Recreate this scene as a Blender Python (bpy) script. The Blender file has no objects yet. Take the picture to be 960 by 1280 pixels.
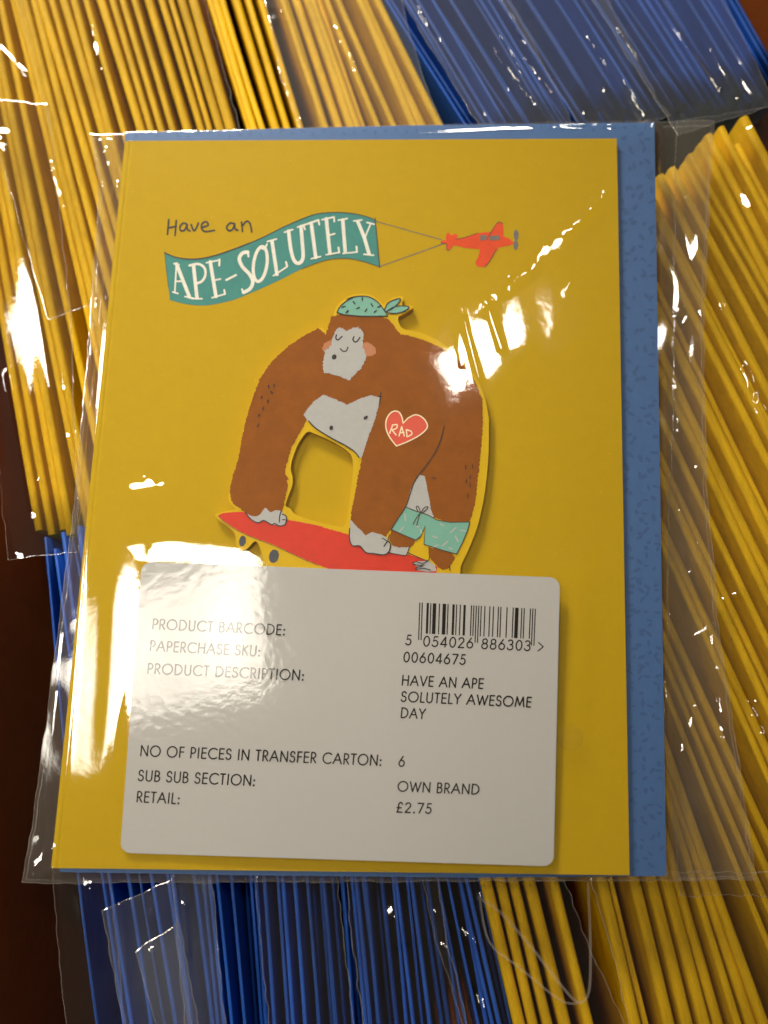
import bpy, bmesh, math, random
import numpy as np
from mathutils import Vector, Euler, Matrix
from mathutils.geometry import tessellate_polygon, delaunay_2d_cdt

random.seed(7)
SC = bpy.context.scene
COL = SC.collection
R = math.radians

# ------------------------------------------------------------------ camera
ZC = 0.1345                      # height of the main card's front face above the carton base
F = 950.0                        # focal length in pixels of the 960 x 1280 photograph
CAM = Vector((0.0119, -0.0395, ZC + 0.1767))
ROT = Euler((0.1721, 0.0204, 0.0256), 'XYZ')
cam_data = bpy.data.cameras.new('camera')
cam_data.sensor_fit = 'VERTICAL'
cam_data.sensor_height = 36.0
cam_data.sensor_width = 27.0
cam_data.lens = F / 1280 * 36
cam_data.clip_start = 0.005
cam_data.clip_end = 50
cam_data.dof.use_dof = True
cam_data.dof.focus_distance = 0.178
cam_data.dof.aperture_fstop = 6.5
cam = bpy.data.objects.new('camera', cam_data)
cam.location = CAM
cam.rotation_euler = ROT
COL.objects.link(cam)
SC.camera = cam
RM = ROT.to_matrix()
RN = np.array(RM)

def P(u, v, h=0.0):
    """the place on the level plane h above the card face that the photo shows at pixel u, v"""
    d = RM @ Vector(((u - 480) / F, -(v - 640) / F, -1.0))
    t = (ZC + h - CAM.z) / d.z
    return CAM + d * t

def mirror(u, v, height):
    """where a lamp hangs whose reflection in a level film shows at u, v"""
    X = P(u, v)
    d = (X - CAM)
    d.z = -d.z
    return X + d * ((height - X.z) / d.z)

# ------------------------------------------------------------------ light
w = bpy.data.worlds.new('World')
SC.world = w
w.use_nodes = True
wn = w.node_tree
bg = wn.nodes['Background']
tc = wn.nodes.new('ShaderNodeTexCoord')
sep = wn.nodes.new('ShaderNodeSeparateXYZ')
wn.links.new(tc.outputs['Generated'], sep.inputs[0])
mx = wn.nodes.new('ShaderNodeMath'); mx.operation = 'MULTIPLY_ADD'
mx.inputs[1].default_value = -0.5; 
wn.links.new(sep.outputs['X'], mx.inputs[0]); wn.links.new(sep.outputs['Y'], mx.inputs[2])
rampw = wn.nodes.new('ShaderNodeValToRGB')
mr = wn.nodes.new('ShaderNodeMapRange')
mr.inputs['From Min'].default_value = -0.9; mr.inputs['From Max'].default_value = 0.9
wn.links.new(mx.outputs[0], mr.inputs['Value'])
wn.links.new(mr.outputs[0], rampw.inputs[0])
rampw.color_ramp.elements[0].color = (0.085, 0.045, 0.020, 1)
rampw.color_ramp.elements[1].color = (0.40, 0.33, 0.24, 1)
wn.links.new(rampw.outputs[0], bg.inputs['Color'])
bg.inputs['Strength'].default_value = 0.21

def overhead_lamp(name, u, v, height, sx, sy, power, spread, aim, rot=0.0):
    l = bpy.data.lights.new(name, 'AREA')
    l.shape = 'RECTANGLE'; l.size = sx; l.size_y = sy
    l.energy = power; l.color = (1.0, 0.92, 0.78); l.spread = R(spread)
    o = bpy.data.objects.new(name, l)
    o.location = mirror(u, v, ZC + height)
    d = Vector(aim) - o.location
    o.rotation_euler = d.to_track_quat('-Z', 'Y').to_euler()
    o.rotation_euler.rotate_axis('Z', rot)
    COL.objects.link(o)
    return o
LAMPS = [overhead_lamp('overhead_lamp', 180, 845, 0.90, 0.20, 0.34, 0.16, 25, (-0.105, -0.06, ZC), R(8)),
         overhead_lamp('overhead_lamp', 634, 402, 0.90, 0.11, 0.18, 0.09, 34, (-0.05, 0.09, ZC), R(-20)),
         overhead_lamp('overhead_lamp', 60, -285, 0.29, 0.17, 0.17, 0.72, 56, (-0.025, 0.095, ZC), R(10)),  # unseen key lamp, set low so its light falls off towards the lower right
         overhead_lamp('overhead_lamp', -245, 385, 0.90, 0.14, 0.36, 0.10, 24, (-0.11, 0.04, ZC), R(12))]

SC.view_settings.view_transform = 'Standard'
SC.view_settings.look = 'None'
SC.view_settings.exposure = 0.16
SC.view_settings.gamma = 1.0
SC.cycles.use_denoising = True
SC.cycles.transparent_max_bounces = 24
SC.cycles.max_bounces = 12
SC.cycles.caustics_reflective = False
SC.cycles.caustics_refractive = False

# ------------------------------------------------------------------ materials
def mat(name, col, rough=0.5, spec=0.5, noise=0.0, nscale=400, bump=0.0, bscale=900, speck=0.0,
        rand=0.0, coat=0.0, coat_rough=0.1, aniso=None):
    m = bpy.data.materials.new(name)
    m.use_nodes = True
    nt = m.node_tree
    b = nt.nodes['Principled BSDF']
    b.inputs['Base Color'].default_value = (*col, 1)
    b.inputs['Roughness'].default_value = rough
    b.inputs['Specular IOR Level'].default_value = spec
    if coat:
        b.inputs['Coat Weight'].default_value = coat
        b.inputs['Coat Roughness'].default_value = coat_rough
    geo = nt.nodes.new('ShaderNodeNewGeometry')
    vec = geo.outputs['Position']
    if aniso:
        mp = nt.nodes.new('ShaderNodeMapping')
        tcn = nt.nodes.new('ShaderNodeTexCoord')
        mp.inputs['Scale'].default_value = aniso
        nt.links.new(tcn.outputs['Object'], mp.inputs['Vector'])
        vec = mp.outputs[0]
    last = None
    if noise:
        n = nt.nodes.new('ShaderNodeTexNoise')
        n.inputs['Scale'].default_value = nscale
        n.inputs['Detail'].default_value = 6
        n.inputs['Roughness'].default_value = 0.7
        nt.links.new(vec, n.inputs['Vector'])
        r = nt.nodes.new('ShaderNodeMapRange')
        r.inputs['From Min'].default_value = 0.25; r.inputs['From Max'].default_value = 0.75
        r.inputs['To Min'].default_value = 1 - noise; r.inputs['To Max'].default_value = 1 + noise
        nt.links.new(n.outputs['Fac'], r.inputs['Value'])
        last = r.outputs[0]
    if speck:
        v = nt.nodes.new('ShaderNodeTexNoise')
        v.inputs['Scale'].default_value = 1500
        v.inputs['Detail'].default_value = 1
        nt.links.new(vec, v.inputs['Vector'])
        r = nt.nodes.new('ShaderNodeMapRange')
        r.inputs['From Min'].default_value = 0.24; r.inputs['From Max'].default_value = 0.21
        r.inputs['To Min'].default_value = 1 - speck; r.inputs['To Max'].default_value = 1
        nt.links.new(v.outputs['Fac'], r.inputs['Value'])
        if last is None: last = r.outputs[0]
        else:
            mm = nt.nodes.new('ShaderNodeMath'); mm.operation = 'MULTIPLY'
            nt.links.new(last, mm.inputs[0]); nt.links.new(r.outputs[0], mm.inputs[1])
            last = mm.outputs[0]
    if rand:
        oi = nt.nodes.new('ShaderNodeObjectInfo')
        r = nt.nodes.new('ShaderNodeMapRange')
        r.inputs['To Min'].default_value = 1 - rand; r.inputs['To Max'].default_value = 1 + rand
        nt.links.new(oi.outputs['Random'], r.inputs['Value'])
        if last is None: last = r.outputs[0]
        else:
            mm = nt.nodes.new('ShaderNodeMath'); mm.operation = 'MULTIPLY'
            nt.links.new(last, mm.inputs[0]); nt.links.new(r.outputs[0], mm.inputs[1])
            last = mm.outputs[0]
    if last is not None:
        mu = nt.nodes.new('ShaderNodeVectorMath'); mu.operation = 'SCALE'
        mu.inputs[0].default_value = col
        nt.links.new(last, mu.inputs['Scale'])
        nt.links.new(mu.outputs[0], b.inputs['Base Color'])
    if bump:
        n = nt.nodes.new('ShaderNodeTexNoise')
        n.inputs['Scale'].default_value = bscale
        n.inputs['Detail'].default_value = 3
        nt.links.new(vec, n.inputs['Vector'])
        bp = nt.nodes.new('ShaderNodeBump')
        bp.inputs['Strength'].default_value = 1.0
        bp.inputs['Distance'].default_value = bump
        nt.links.new(n.outputs['Fac'], bp.inputs['Height'])
        nt.links.new(bp.outputs[0], b.inputs['Normal'])
        if coat: nt.links.new(bp.outputs[0], b.inputs['Coat Normal'])
    return m

def film_mat(name, base=0.075, haze=0.03, rough=0.02, hazecol=(0.8, 0.76, 0.72), bump=0.0, bscale=600):
    """clear film: mirror by angle, otherwise see-through, with a trace of milky scatter"""
    m = bpy.data.materials.new(name)
    m.use_nodes = True
    nt = m.node_tree
    nt.nodes.remove(nt.nodes['Principled BSDF'])
    out = nt.nodes['Material Output']
    lw = nt.nodes.new('ShaderNodeLayerWeight'); lw.inputs['Blend'].default_value = 0.5
    pw = nt.nodes.new('ShaderNodeMath'); pw.operation = 'POWER'; pw.inputs[1].default_value = 5
    nt.links.new(lw.outputs['Facing'], pw.inputs[0])
    ma = nt.nodes.new('ShaderNodeMath'); ma.operation = 'MULTIPLY_ADD'
    ma.inputs[1].default_value = 0.9; ma.inputs[2].default_value = base
    ma.use_clamp = True
    nt.links.new(pw.outputs[0], ma.inputs[0])
    tr = nt.nodes.new('ShaderNodeBsdfTransparent'); tr.inputs[0].default_value = (0.97, 0.965, 0.955, 1)
    gl = nt.nodes.new('ShaderNodeBsdfGlossy'); gl.inputs['Roughness'].default_value = rough
    gl.inputs[0].default_value = (1, 1, 1, 1)
    di = nt.nodes.new('ShaderNodeBsdfDiffuse'); di.inputs[0].default_value = (*hazecol, 1)
    m1 = nt.nodes.new('ShaderNodeMixShader'); m1.inputs[0].default_value = haze
    nt.links.new(tr.outputs[0], m1.inputs[1]); nt.links.new(di.outputs[0], m1.inputs[2])
    m2 = nt.nodes.new('ShaderNodeMixShader')
    nt.links.new(ma.outputs[0], m2.inputs[0])
    nt.links.new(m1.outputs[0], m2.inputs[1]); nt.links.new(gl.outputs[0], m2.inputs[2])
    nt.links.new(m2.outputs[0], out.inputs['Surface'])
    if bump:
        geo = nt.nodes.new('ShaderNodeNewGeometry')
        n = nt.nodes.new('ShaderNodeTexNoise'); n.inputs['Scale'].default_value = bscale
        nt.links.new(geo.outputs['Position'], n.inputs['Vector'])
        bp = nt.nodes.new('ShaderNodeBump'); bp.inputs['Distance'].default_value = bump
        nt.links.new(n.outputs['Fac'], bp.inputs['Height'])
        nt.links.new(bp.outputs[0], gl.inputs['Normal'])
    return m

M = {}
M['yellow'] = mat('yellow printed card', (0.62, 0.40, 0.003), 0.6, 0.10, noise=0.035, nscale=260, bump=0.00002, bscale=1400, speck=0.22)
M['yellow_stand'] = mat('yellow card spine', (0.62, 0.37, 0.003), 0.6, 0.15, noise=0.26, nscale=1.0, bump=0.0001, bscale=2200, rand=0.10)
M['cutboard'] = mat('yellow die cut card', (0.62, 0.40, 0.003), 0.55, 0.15, noise=0.05, nscale=260, bump=0.00002, bscale=1400)
M['brown'] = mat('brown ink', (0.25, 0.076, 0.006), 0.5, 0.10, noise=0.16, nscale=220, bump=0.00003, bscale=1100, aniso=None)
M['ear'] = mat('pinkish brown ink', (0.45, 0.17, 0.07), 0.35, 0.5, noise=0.06)
M['white'] = mat('white ink', (0.52, 0.525, 0.525), 0.5, 0.2, noise=0.05, nscale=600, speck=0.2)
M['teal'] = mat('teal ink', (0.050, 0.255, 0.235), 0.45, 0.2, noise=0.12, nscale=180, speck=0.1)
M['mint'] = mat('mint ink', (0.16, 0.40, 0.32), 0.38, 0.4, noise=0.06)
M['red'] = mat('red ink', (0.60, 0.028, 0.008), 0.45, 0.25, noise=0.10, nscale=300, bump=0.00003, bscale=1100)
M['plane'] = mat('orange red ink', (0.70, 0.065, 0.010), 0.45, 0.2, noise=0.12, nscale=300)
M['heart'] = mat('heart red ink', (0.66, 0.075, 0.04), 0.4, 0.4, noise=0.05)
M['cream'] = mat('cream ink', (0.86, 0.72, 0.48), 0.4, 0.4)
M['lettering'] = mat('pale lettering ink', (0.74, 0.73, 0.66), 0.45, 0.3, noise=0.10, nscale=700)
M['ink'] = mat('black ink', (0.012, 0.010, 0.010), 0.4, 0.4)
M['softink'] = mat('dark grey ink', (0.055, 0.035, 0.022), 0.4, 0.4)
M['grey'] = mat('grey ink', (0.13, 0.11, 0.10), 0.4, 0.4, noise=0.3, nscale=900)
M['navy'] = mat('navy ink', (0.022, 0.026, 0.045), 0.4, 0.4, noise=0.4, nscale=900)
M['blue'] = mat('blue envelope paper', (0.050, 0.125, 0.31), 0.55, 0.3, noise=0.07, nscale=300, bump=0.00002)
M['bluemark'] = mat('dark blue print', (0.040, 0.100, 0.255), 0.55, 0.3)
M['blue_stand'] = mat('blue envelope edge', (0.008, 0.068, 0.35), 0.5, 0.3, noise=0.12, nscale=1.0, bump=0.00003, rand=0.35)
M['label'] = mat('glossy white label paper', (0.365, 0.356, 0.342), 0.08, 0.24, noise=0.012, nscale=500, bump=0.00004, bscale=480)
M['labelink'] = mat('black label ink', (0.02, 0.018, 0.016), 0.08, 0.24, bump=0.00004, bscale=480)
M['carton'] = mat('brown corrugated board', (0.34, 0.085, 0.020), 0.8, 0.05, noise=0.12, nscale=60, bump=0.0001, bscale=300)
M['film'] = film_mat('clear cellophane', 0.085, 0.007, 0.05, bump=0.000012, bscale=500)
M['film_soft'] = film_mat('creased cellophane', 0.07, 0.010, 0.08, bump=0.00003, bscale=500)
M['film_milky'] = film_mat('milky cellophane', 0.09, 0.055, 0.10, (0.60, 0.64, 0.74), bump=0.00004, bscale=400)
M['flap'] = film_mat('hazy back film', 0.08, 0.07, 0.08, (0.66, 0.60, 0.52), bump=0.00003, bscale=400)
M['seam'] = film_mat('film edge', 0.18, 0.20, 0.15, (0.75, 0.72, 0.66))
M['fold'] = film_mat('doubled film', 0.12, 0.16, 0.15, (0.75, 0.66, 0.55))
M['seal'] = film_mat('clear seal', 0.05, 0.05, 0.15, (0.9, 0.62, 0.10))

# ------------------------------------------------------------------ objects
def mesh_obj(name, verts, faces, material, parent=None, root=None, smooth=False):
    me = bpy.data.meshes.new(name)
    off = Vector(root.location) if root else Vector((0, 0, 0))
    if isinstance(verts, np.ndarray):
        vv = (verts - np.array(off)).tolist()
    else:
        vv = [tuple(Vector(p) - off) for p in verts]
    me.from_pydata(vv, [], faces)
    me.materials.append(material)
    if smooth:
        me.polygons.foreach_set('use_smooth', [True] * len(me.polygons))
    me.update()
    o = bpy.data.objects.new(name, me)
    COL.objects.link(o)
    if parent: o.parent = parent
    return o

def thing(name, label, cat, loc=(0, 0, 0), group=None):
    o = bpy.data.objects.new(name, None)
    o.empty_display_size = 0.02
    o.location = loc
    COL.objects.link(o)
    return tag(o, label, cat, group)

def tag(o, label, cat, group=None):
    o['label'] = label
    o['category'] = cat
    if group: o['group'] = group
    return o

def spline(pts, closed=False, n=5):
    """smooth curve through the points"""
    out = []
    N = len(pts)
    rng = range(N) if closed else range(N - 1)
    for i in rng:
        p1, p2 = pts[i], pts[(i + 1) % N]
        p0 = pts[i - 1] if (closed or i > 0) else p1
        p3 = pts[(i + 2) % N] if (closed or i + 2 < N) else p2
        for k in range(n):
            t = k / n
            t2, t3 = t * t, t * t * t
            out.append(tuple(0.5 * (2 * p1[a] + (p2[a] - p0[a]) * t + (2 * p0[a] - 5 * p1[a] + 4 * p2[a] - p3[a]) * t2
                                    + (3 * p1[a] - p0[a] - 3 * p2[a] + p3[a]) * t3) for a in (0, 1)))
    if not closed: out.append(tuple(pts[-1]))
    return out

def rough(pts, step=1.6, amp=0.6, closed=True):
    """a dry brush edge: short segments thrown off the line"""
    out = []
    N = len(pts)
    for i in range(N if closed else N - 1):
        a, b = pts[i], pts[(i + 1) % N]
        L = math.hypot(b[0] - a[0], b[1] - a[1])
        n = max(1, int(L / step))
        for k in range(n):
            t = k / n
            nx, ny = (-(b[1] - a[1]) / (L + 1e-9), (b[0] - a[0]) / (L + 1e-9))
            j = random.gauss(0, amp)
            out.append((a[0] + (b[0] - a[0]) * t + nx * j, a[1] + (b[1] - a[1]) * t + ny * j))
    return out

def crop(ox, oy, s, pts):
    return [(ox + x / s, oy + y / s) for x, y in pts]
C1 = lambda *p: crop(190, 250, 3.2, p)
C2 = lambda *p: crop(460, 250, 960 / 220, p)
C3 = lambda *p: crop(270, 350, 16 / 3, p)
C4 = lambda *p: crop(430, 350, 4.8, p)
C5 = lambda *p: crop(260, 520, 4.8, p)
C6 = lambda *p: crop(430, 520, 4.8, p)
C7 = lambda *p: crop(140, 700, 3.2, p)
C8 = lambda *p: crop(420, 700, 3.2, p)

def ellipse(c, rx, ry, rot=0.0, n=20):
    ca, sa = math.cos(rot), math.sin(rot)
    return [(c[0] + rx * math.cos(a) * ca - ry * math.sin(a) * sa, c[1] + rx * math.cos(a) * sa + ry * math.sin(a) * ca)
            for a in [2 * math.pi * k / n for k in range(n)]]

def sheet(name, polys, h, material, parent, root, zf=None):
    """flat printed areas, each polygon drawn in photo pixels and laid on the plane h"""
    verts, faces = [], []
    for k, pts in enumerate(polys):
        base = len(verts)
        hh = h + (k % 14) * 0.0000016
        m = len(pts)
        r = delaunay_2d_cdt([Vector(p) for p in pts], [], [list(range(m))], 1, 1e-4)
        pts, tris = [tuple(p) for p in r[0]], r[2]
        verts += [zf(u, v, hh) if zf else P(u, v, hh) for u, v in pts]
        for t in tris:
            a, b, c = [pts[i] for i in t]
            cr = (b[0] - a[0]) * (c[1] - a[1]) - (b[1] - a[1]) * (c[0] - a[0])
            f = [base + i for i in t]
            faces.append(f if cr < 0 else f[::-1])
    return mesh_obj(name, verts, faces, material, parent, root)

def ribbon(pts, wd, taper=False):
    """outline polygon of a pen stroke of width wd along the points, round ends"""
    q = [pts[0]]
    for p in pts[1:]:
        if math.hypot(p[0] - q[-1][0], p[1] - q[-1][1]) > 1e-4: q.append(p)
    pts = q
    n = len(pts)
    if n == 1: return ellipse(pts[0], wd / 2, wd / 2, 0, 8)
    L, Rr = [], []
    tot = sum(math.dist(pts[i], pts[i + 1]) for i in range(n - 1))
    run = 0
    dirs = []
    for i in range(n - 1):
        d = math.dist(pts[i], pts[i + 1])
        dirs.append(((pts[i + 1][0] - pts[i][0]) / d, (pts[i + 1][1] - pts[i][1]) / d))
    for i in range(n):
        if i > 0: run += math.dist(pts[i - 1], pts[i])
        d0 = dirs[max(0, i - 1)]; d1 = dirs[min(n - 2, i)]
        dx, dy = d0[0] + d1[0], d0[1] + d1[1]
        l = math.hypot(dx, dy)
        if l < 0.3: dx, dy, l = d1[0], d1[1], 1
        dx /= l; dy /= l
        k = 1 / max(0.55, dx * d1[0] + dy * d1[1])
        hw = wd / 2
        if taper: hw *= 0.55 + 0.45 * math.sin(math.pi * (0.1 + 0.8 * run / tot))
        L.append((pts[i][0] - dy * hw * k, pts[i][1] + dx * hw * k))
        Rr.append((pts[i][0] + dy * hw * k, pts[i][1] - dx * hw * k))
    def cap(c, a, d):
        r = math.dist(c, a)
        s = math.atan2(a[1] - c[1], a[0] - c[0])
        return [(c[0] + r * math.cos(s + d * t * math.pi / 4), c[1] + r * math.sin(s + d * t * math.pi / 4)) for t in (1, 2, 3)]
    return L, Rr, cap(pts[-1], L[-1], -1), cap(pts[0], Rr[0], -1)

def ink(name, strokes, wd, h, material, parent, root, zf=None, taper=False):
    """pen strokes: strip quads and round caps, one mesh"""
    verts, faces = [], []
    put = lambda u, v, hh: (zf(u, v, hh) if zf else P(u, v, hh))
    for k, st in enumerate(strokes):
        ww = wd
        if isinstance(st, tuple) and isinstance(st[1], (int, float)): st, ww = st
        hh = h + (k % 40) * 0.000002
        r = ribbon(st, ww, taper)
        base = len(verts)
        if isinstance(r, list):
            verts += [put(u, v, hh) for u, v in r]
            faces.append(list(range(base, base + len(r)))[::-1]); continue
        L, Rr, c1, c0 = r
        n = len(L)
        zs = [hh + 1.4e-6 * i / n for i in range(n)]          # a loop's end lies over its beginning
        verts += [put(u, v, z) for (u, v), z in zip(L, zs)] + [put(u, v, z) for (u, v), z in zip(Rr, zs)]
        for i in range(n - 1):
            faces.append([base + i, base + n + i, base + n + i + 1, base + i + 1][::-1])
        b1 = len(verts)
        verts += [put(u, v, zs[-1]) for u, v in c1]
        faces.append([base + n - 1, b1, b1 + 1, b1 + 2, base + 2 * n - 1])
        b0 = len(verts)
        verts += [put(u, v, hh) for u, v in c0]
        faces.append([base + n, b0, b0 + 1, b0 + 2, base])
    o = mesh_obj(name, verts, faces, material, parent, root)
    bm = bmesh.new(); bm.from_mesh(o.data)
    for f in bm.faces:
        f.normal_update()
        if f.normal.z < 0: f.normal_flip()
    bm.to_mesh(o.data); bm.free()
    return o

# ---- stroke alphabet, capital height 1, y up
def arc(cx, cy, rx, ry, a0, a1, n=14):
    return [(cx + rx * math.cos(R(a0 + (a1 - a0) * k / n)), cy + ry * math.sin(R(a0 + (a1 - a0) * k / n))) for k in range(n + 1)]
GL = {
    'A': (0.86, [[(0.02, 0), (0.43, 1)], [(0.43, 1), (0.84, 0)], [(0.18, 0.36), (0.68, 0.36)]]),
    'B': (0.58, [[(0.08, 0), (0.08, 1)], [(0.08, 1), (0.25, 1)] + arc(0.25, 0.76, 0.22, 0.24, 90, -90) + [(0.08, 0.52)],
                 [(0.08, 0.52), (0.27, 0.52)] + arc(0.27, 0.26, 0.27, 0.26, 90, -90) + [(0.08, 0)]]),
    'C': (0.90, [arc(0.54, 0.5, 0.49, 0.51, 48, 312, 24)]),
    'D': (0.80, [[(0.08, 0), (0.08, 1), (0.25, 1)] + arc(0.25, 0.5, 0.50, 0.5, 90, -90, 20) + [(0.08, 0)]]),
    'E': (0.54, [[(0.08, 0), (0.08, 1)], [(0.08, 1), (0.50, 1)], [(0.08, 0.53), (0.48, 0.53)], [(0.08, 0), (0.50, 0)]]),
    'F': (0.50, [[(0.08, 0), (0.08, 1)], [(0.08, 1), (0.47, 1)], [(0.08, 0.53), (0.45, 0.53)]]),
    'H': (0.76, [[(0.08, 0), (0.08, 1)], [(0.68, 0), (0.68, 1)], [(0.08, 0.54), (0.68, 0.54)]]),
    'I': (0.22, [[(0.11, 0), (0.11, 1)]]),
    'K': (0.62, [[(0.08, 0), (0.08, 1)], [(0.54, 1), (0.09, 0.52)], [(0.20, 0.62), (0.60, 0)]]),
    'L': (0.46, [[(0.08, 1), (0.08, 0)], [(0.08, 0), (0.44, 0)]]),
    'M': (0.98, [[(0.05, 0), (0.18, 1)], [(0.18, 1), (0.49, 0.12)], [(0.49, 0.12), (0.80, 1)], [(0.80, 1), (0.93, 0)]]),
    'N': (0.80, [[(0.08, 0), (0.08, 1)], [(0.08, 1), (0.72, 0)], [(0.72, 0), (0.72, 1)]]),
    'O': (1.06, [arc(0.53, 0.5, 0.48, 0.51, 0, 360, 32)]),
    'P': (0.54, [[(0.08, 0), (0.08, 1)], [(0.08, 1), (0.24, 1)] + arc(0.24, 0.72, 0.26, 0.28, 90, -90) + [(0.08, 0.44)]]),
    'R': (0.58, [[(0.08, 0), (0.08, 1)], [(0.08, 1), (0.24, 1)] + arc(0.24, 0.73, 0.25, 0.27, 90, -90) + [(0.08, 0.46)], [(0.24, 0.46), (0.54, 0)]]),
    'S': (0.56, [[(0.48, 0.82)] + arc(0.28, 0.76, 0.20, 0.25, 30, 240, 12) + arc(0.27, 0.26, 0.24, 0.27, 70, -160, 14)]),
    'T': (0.52, [[(0.26, 0), (0.26, 1)], [(0.02, 1), (0.50, 1)]]),
    'U': (0.70, [[(0.08, 1), (0.08, 0.30)] + arc(0.35, 0.28, 0.27, 0.30, 180, 360) + [(0.62, 1)]]),
    'V': (0.74, [[(0.02, 1), (0.37, 0)], [(0.37, 0), (0.72, 1)]]),
    'W': (1.10, [[(0.02, 1), (0.30, 0)], [(0.30, 0), (0.55, 0.92)], [(0.55, 0.92), (0.80, 0)], [(0.80, 0), (1.08, 1)]]),
    'Y': (0.68, [[(0.02, 1), (0.34, 0.48)], [(0.66, 1), (0.34, 0.48)], [(0.34, 0.48), (0.34, 0)]]),
    ':': (0.24, [[(0.12, 0.02), (0.12, 0.05)], [(0.12, 0.50), (0.12, 0.53)]]),
    '.': (0.24, [[(0.12, 0.01), (0.12, 0.04)]]),
    ' ': (0.30, []),
    '0': (0.62, [arc(0.31, 0.5, 0.25, 0.50, 0, 360, 24)]),
    '2': (0.60, [arc(0.29, 0.74, 0.22, 0.26, 170, -40, 12) + [(0.06, 0)], [(0.06, 0), (0.54, 0)]]),
    '3': (0.60, [arc(0.28, 0.76, 0.21, 0.24, 150, -90, 12), arc(0.28, 0.27, 0.25, 0.27, 90, -160, 14)]),
    '4': (0.62, [[(0.44, 0), (0.44, 1)], [(0.44, 1), (0.04, 0.24)], [(0.04, 0.24), (0.58, 0.24)]]),
    '5': (0.60, [[(0.50, 1), (0.20, 1)], [(0.20, 1), (0.13, 0.56)] + arc(0.27, 0.31, 0.26, 0.31, 120, -150, 16)]),
    '6': (0.62, [[(0.40, 1), (0.10, 0.46)], arc(0.31, 0.30, 0.25, 0.30, 0, 360, 22)]),
    '7': (0.58, [[(0.04, 1), (0.54, 1)], [(0.54, 1), (0.20, 0)]]),
    '8': (0.60, [arc(0.30, 0.76, 0.20, 0.24, 0, 360, 18), arc(0.30, 0.26, 0.25, 0.27, 0, 360, 20)]),
    '\u00a3': (0.62, [[(0.52, 0.84)] + arc(0.36, 0.78, 0.17, 0.22, 20, 180, 8) + [(0.20, 0.4), (0.10, 0.0)], [(0.08, 0.0), (0.56, 0.0)], [(0.06, 0.45), (0.44, 0.45)]]),
}

def text_strokes(s, a, b, cap, gap=0.16):
    """strokes of a line of capitals whose baseline runs from pixel a to pixel b"""
    adv, items = 0.0, []
    for ch in s:
        wdt, st = GL[ch]
        items.append((adv, st)); adv += wdt + gap
    adv -= gap
    sx = math.dist(a, b) / adv
    ex = ((b[0] - a[0]) / adv, (b[1] - a[1]) / adv)
    l = math.dist(a, b)
    nx, ny = (b[1] - a[1]) / l * cap, -(b[0] - a[0]) / l * cap
    lean = -0.075                                   # the photo's uprights lean with the perspective
    out = []
    for off, st in items:
        for s_ in st:
            dot = len(s_) == 2 and abs(s_[0][1] - s_[1][1]) < 0.05 and s_[0][0] == s_[1][0]
            out.append((lambda q: (q, 2.5) if dot else q)([(a[0] + (off + x) * ex[0] + y * (nx - lean * 0 + cap * 0.05), a[1] + (off + x) * ex[1] + y * ny) for x, y in s_]))
    return out

# ================================================================== the carton and the standing packs
FLOOR = 0.0
def panel(name, quad, thick, parent, root):
    """a board given by one face's four corners, thickened away from the inside"""
    a, b, c, d = [Vector(q) for q in quad]
    n = (b - a).cross(d - a).normalized() * thick
    v = [a, b, c, d, a - n, b - n, c - n, d - n]
    f = [(0, 1, 2, 3), (7, 6, 5, 4), (0, 4, 5, 1), (1, 5, 6, 2), (2, 6, 7, 3), (3, 7, 4, 0)]
    o = mesh_obj(name, v, f, M['carton'], parent, root)
    return o
box = thing('cardboard_box', 'brown cardboard box holding all the upright card packs', 'box', (0, 0, 0))
la, lb = P(-88, 250, -0.004), P(2, 1420, -0.004)          # top line of the left side
dl = (lb - la).normalized()
la = la - dl * 0.25; lb = lb + dl * 0.2
nl = Vector((dl.y, -dl.x, 0))                               # points away from the cards
if nl.x > 0: nl = -nl
top = ZC + 0.010
panel('side_panel', [(la.x, la.y, 0.001), (lb.x, lb.y, 0.001), (lb.x, lb.y, top), (la.x, la.y, top)], 0.004, box, box)
ra, rb = P(975, -40, -0.004), P(1450, 700, -0.004)
dr = (rb - ra).normalized(); ra = ra - dr * 0.30; rb = rb + dr * 0.30
panel('side_panel', [(rb.x, rb.y, 0.001), (ra.x, ra.y, 0.001), (ra.x, ra.y, top), (rb.x, rb.y, top)], 0.004, box, box)
panel('base_panel', [(-0.45, -0.45, 0), (0.45, -0.45, 0), (0.45, 0.45, 0), (-0.45, 0.45, 0)], 0.004, box, box)

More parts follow.
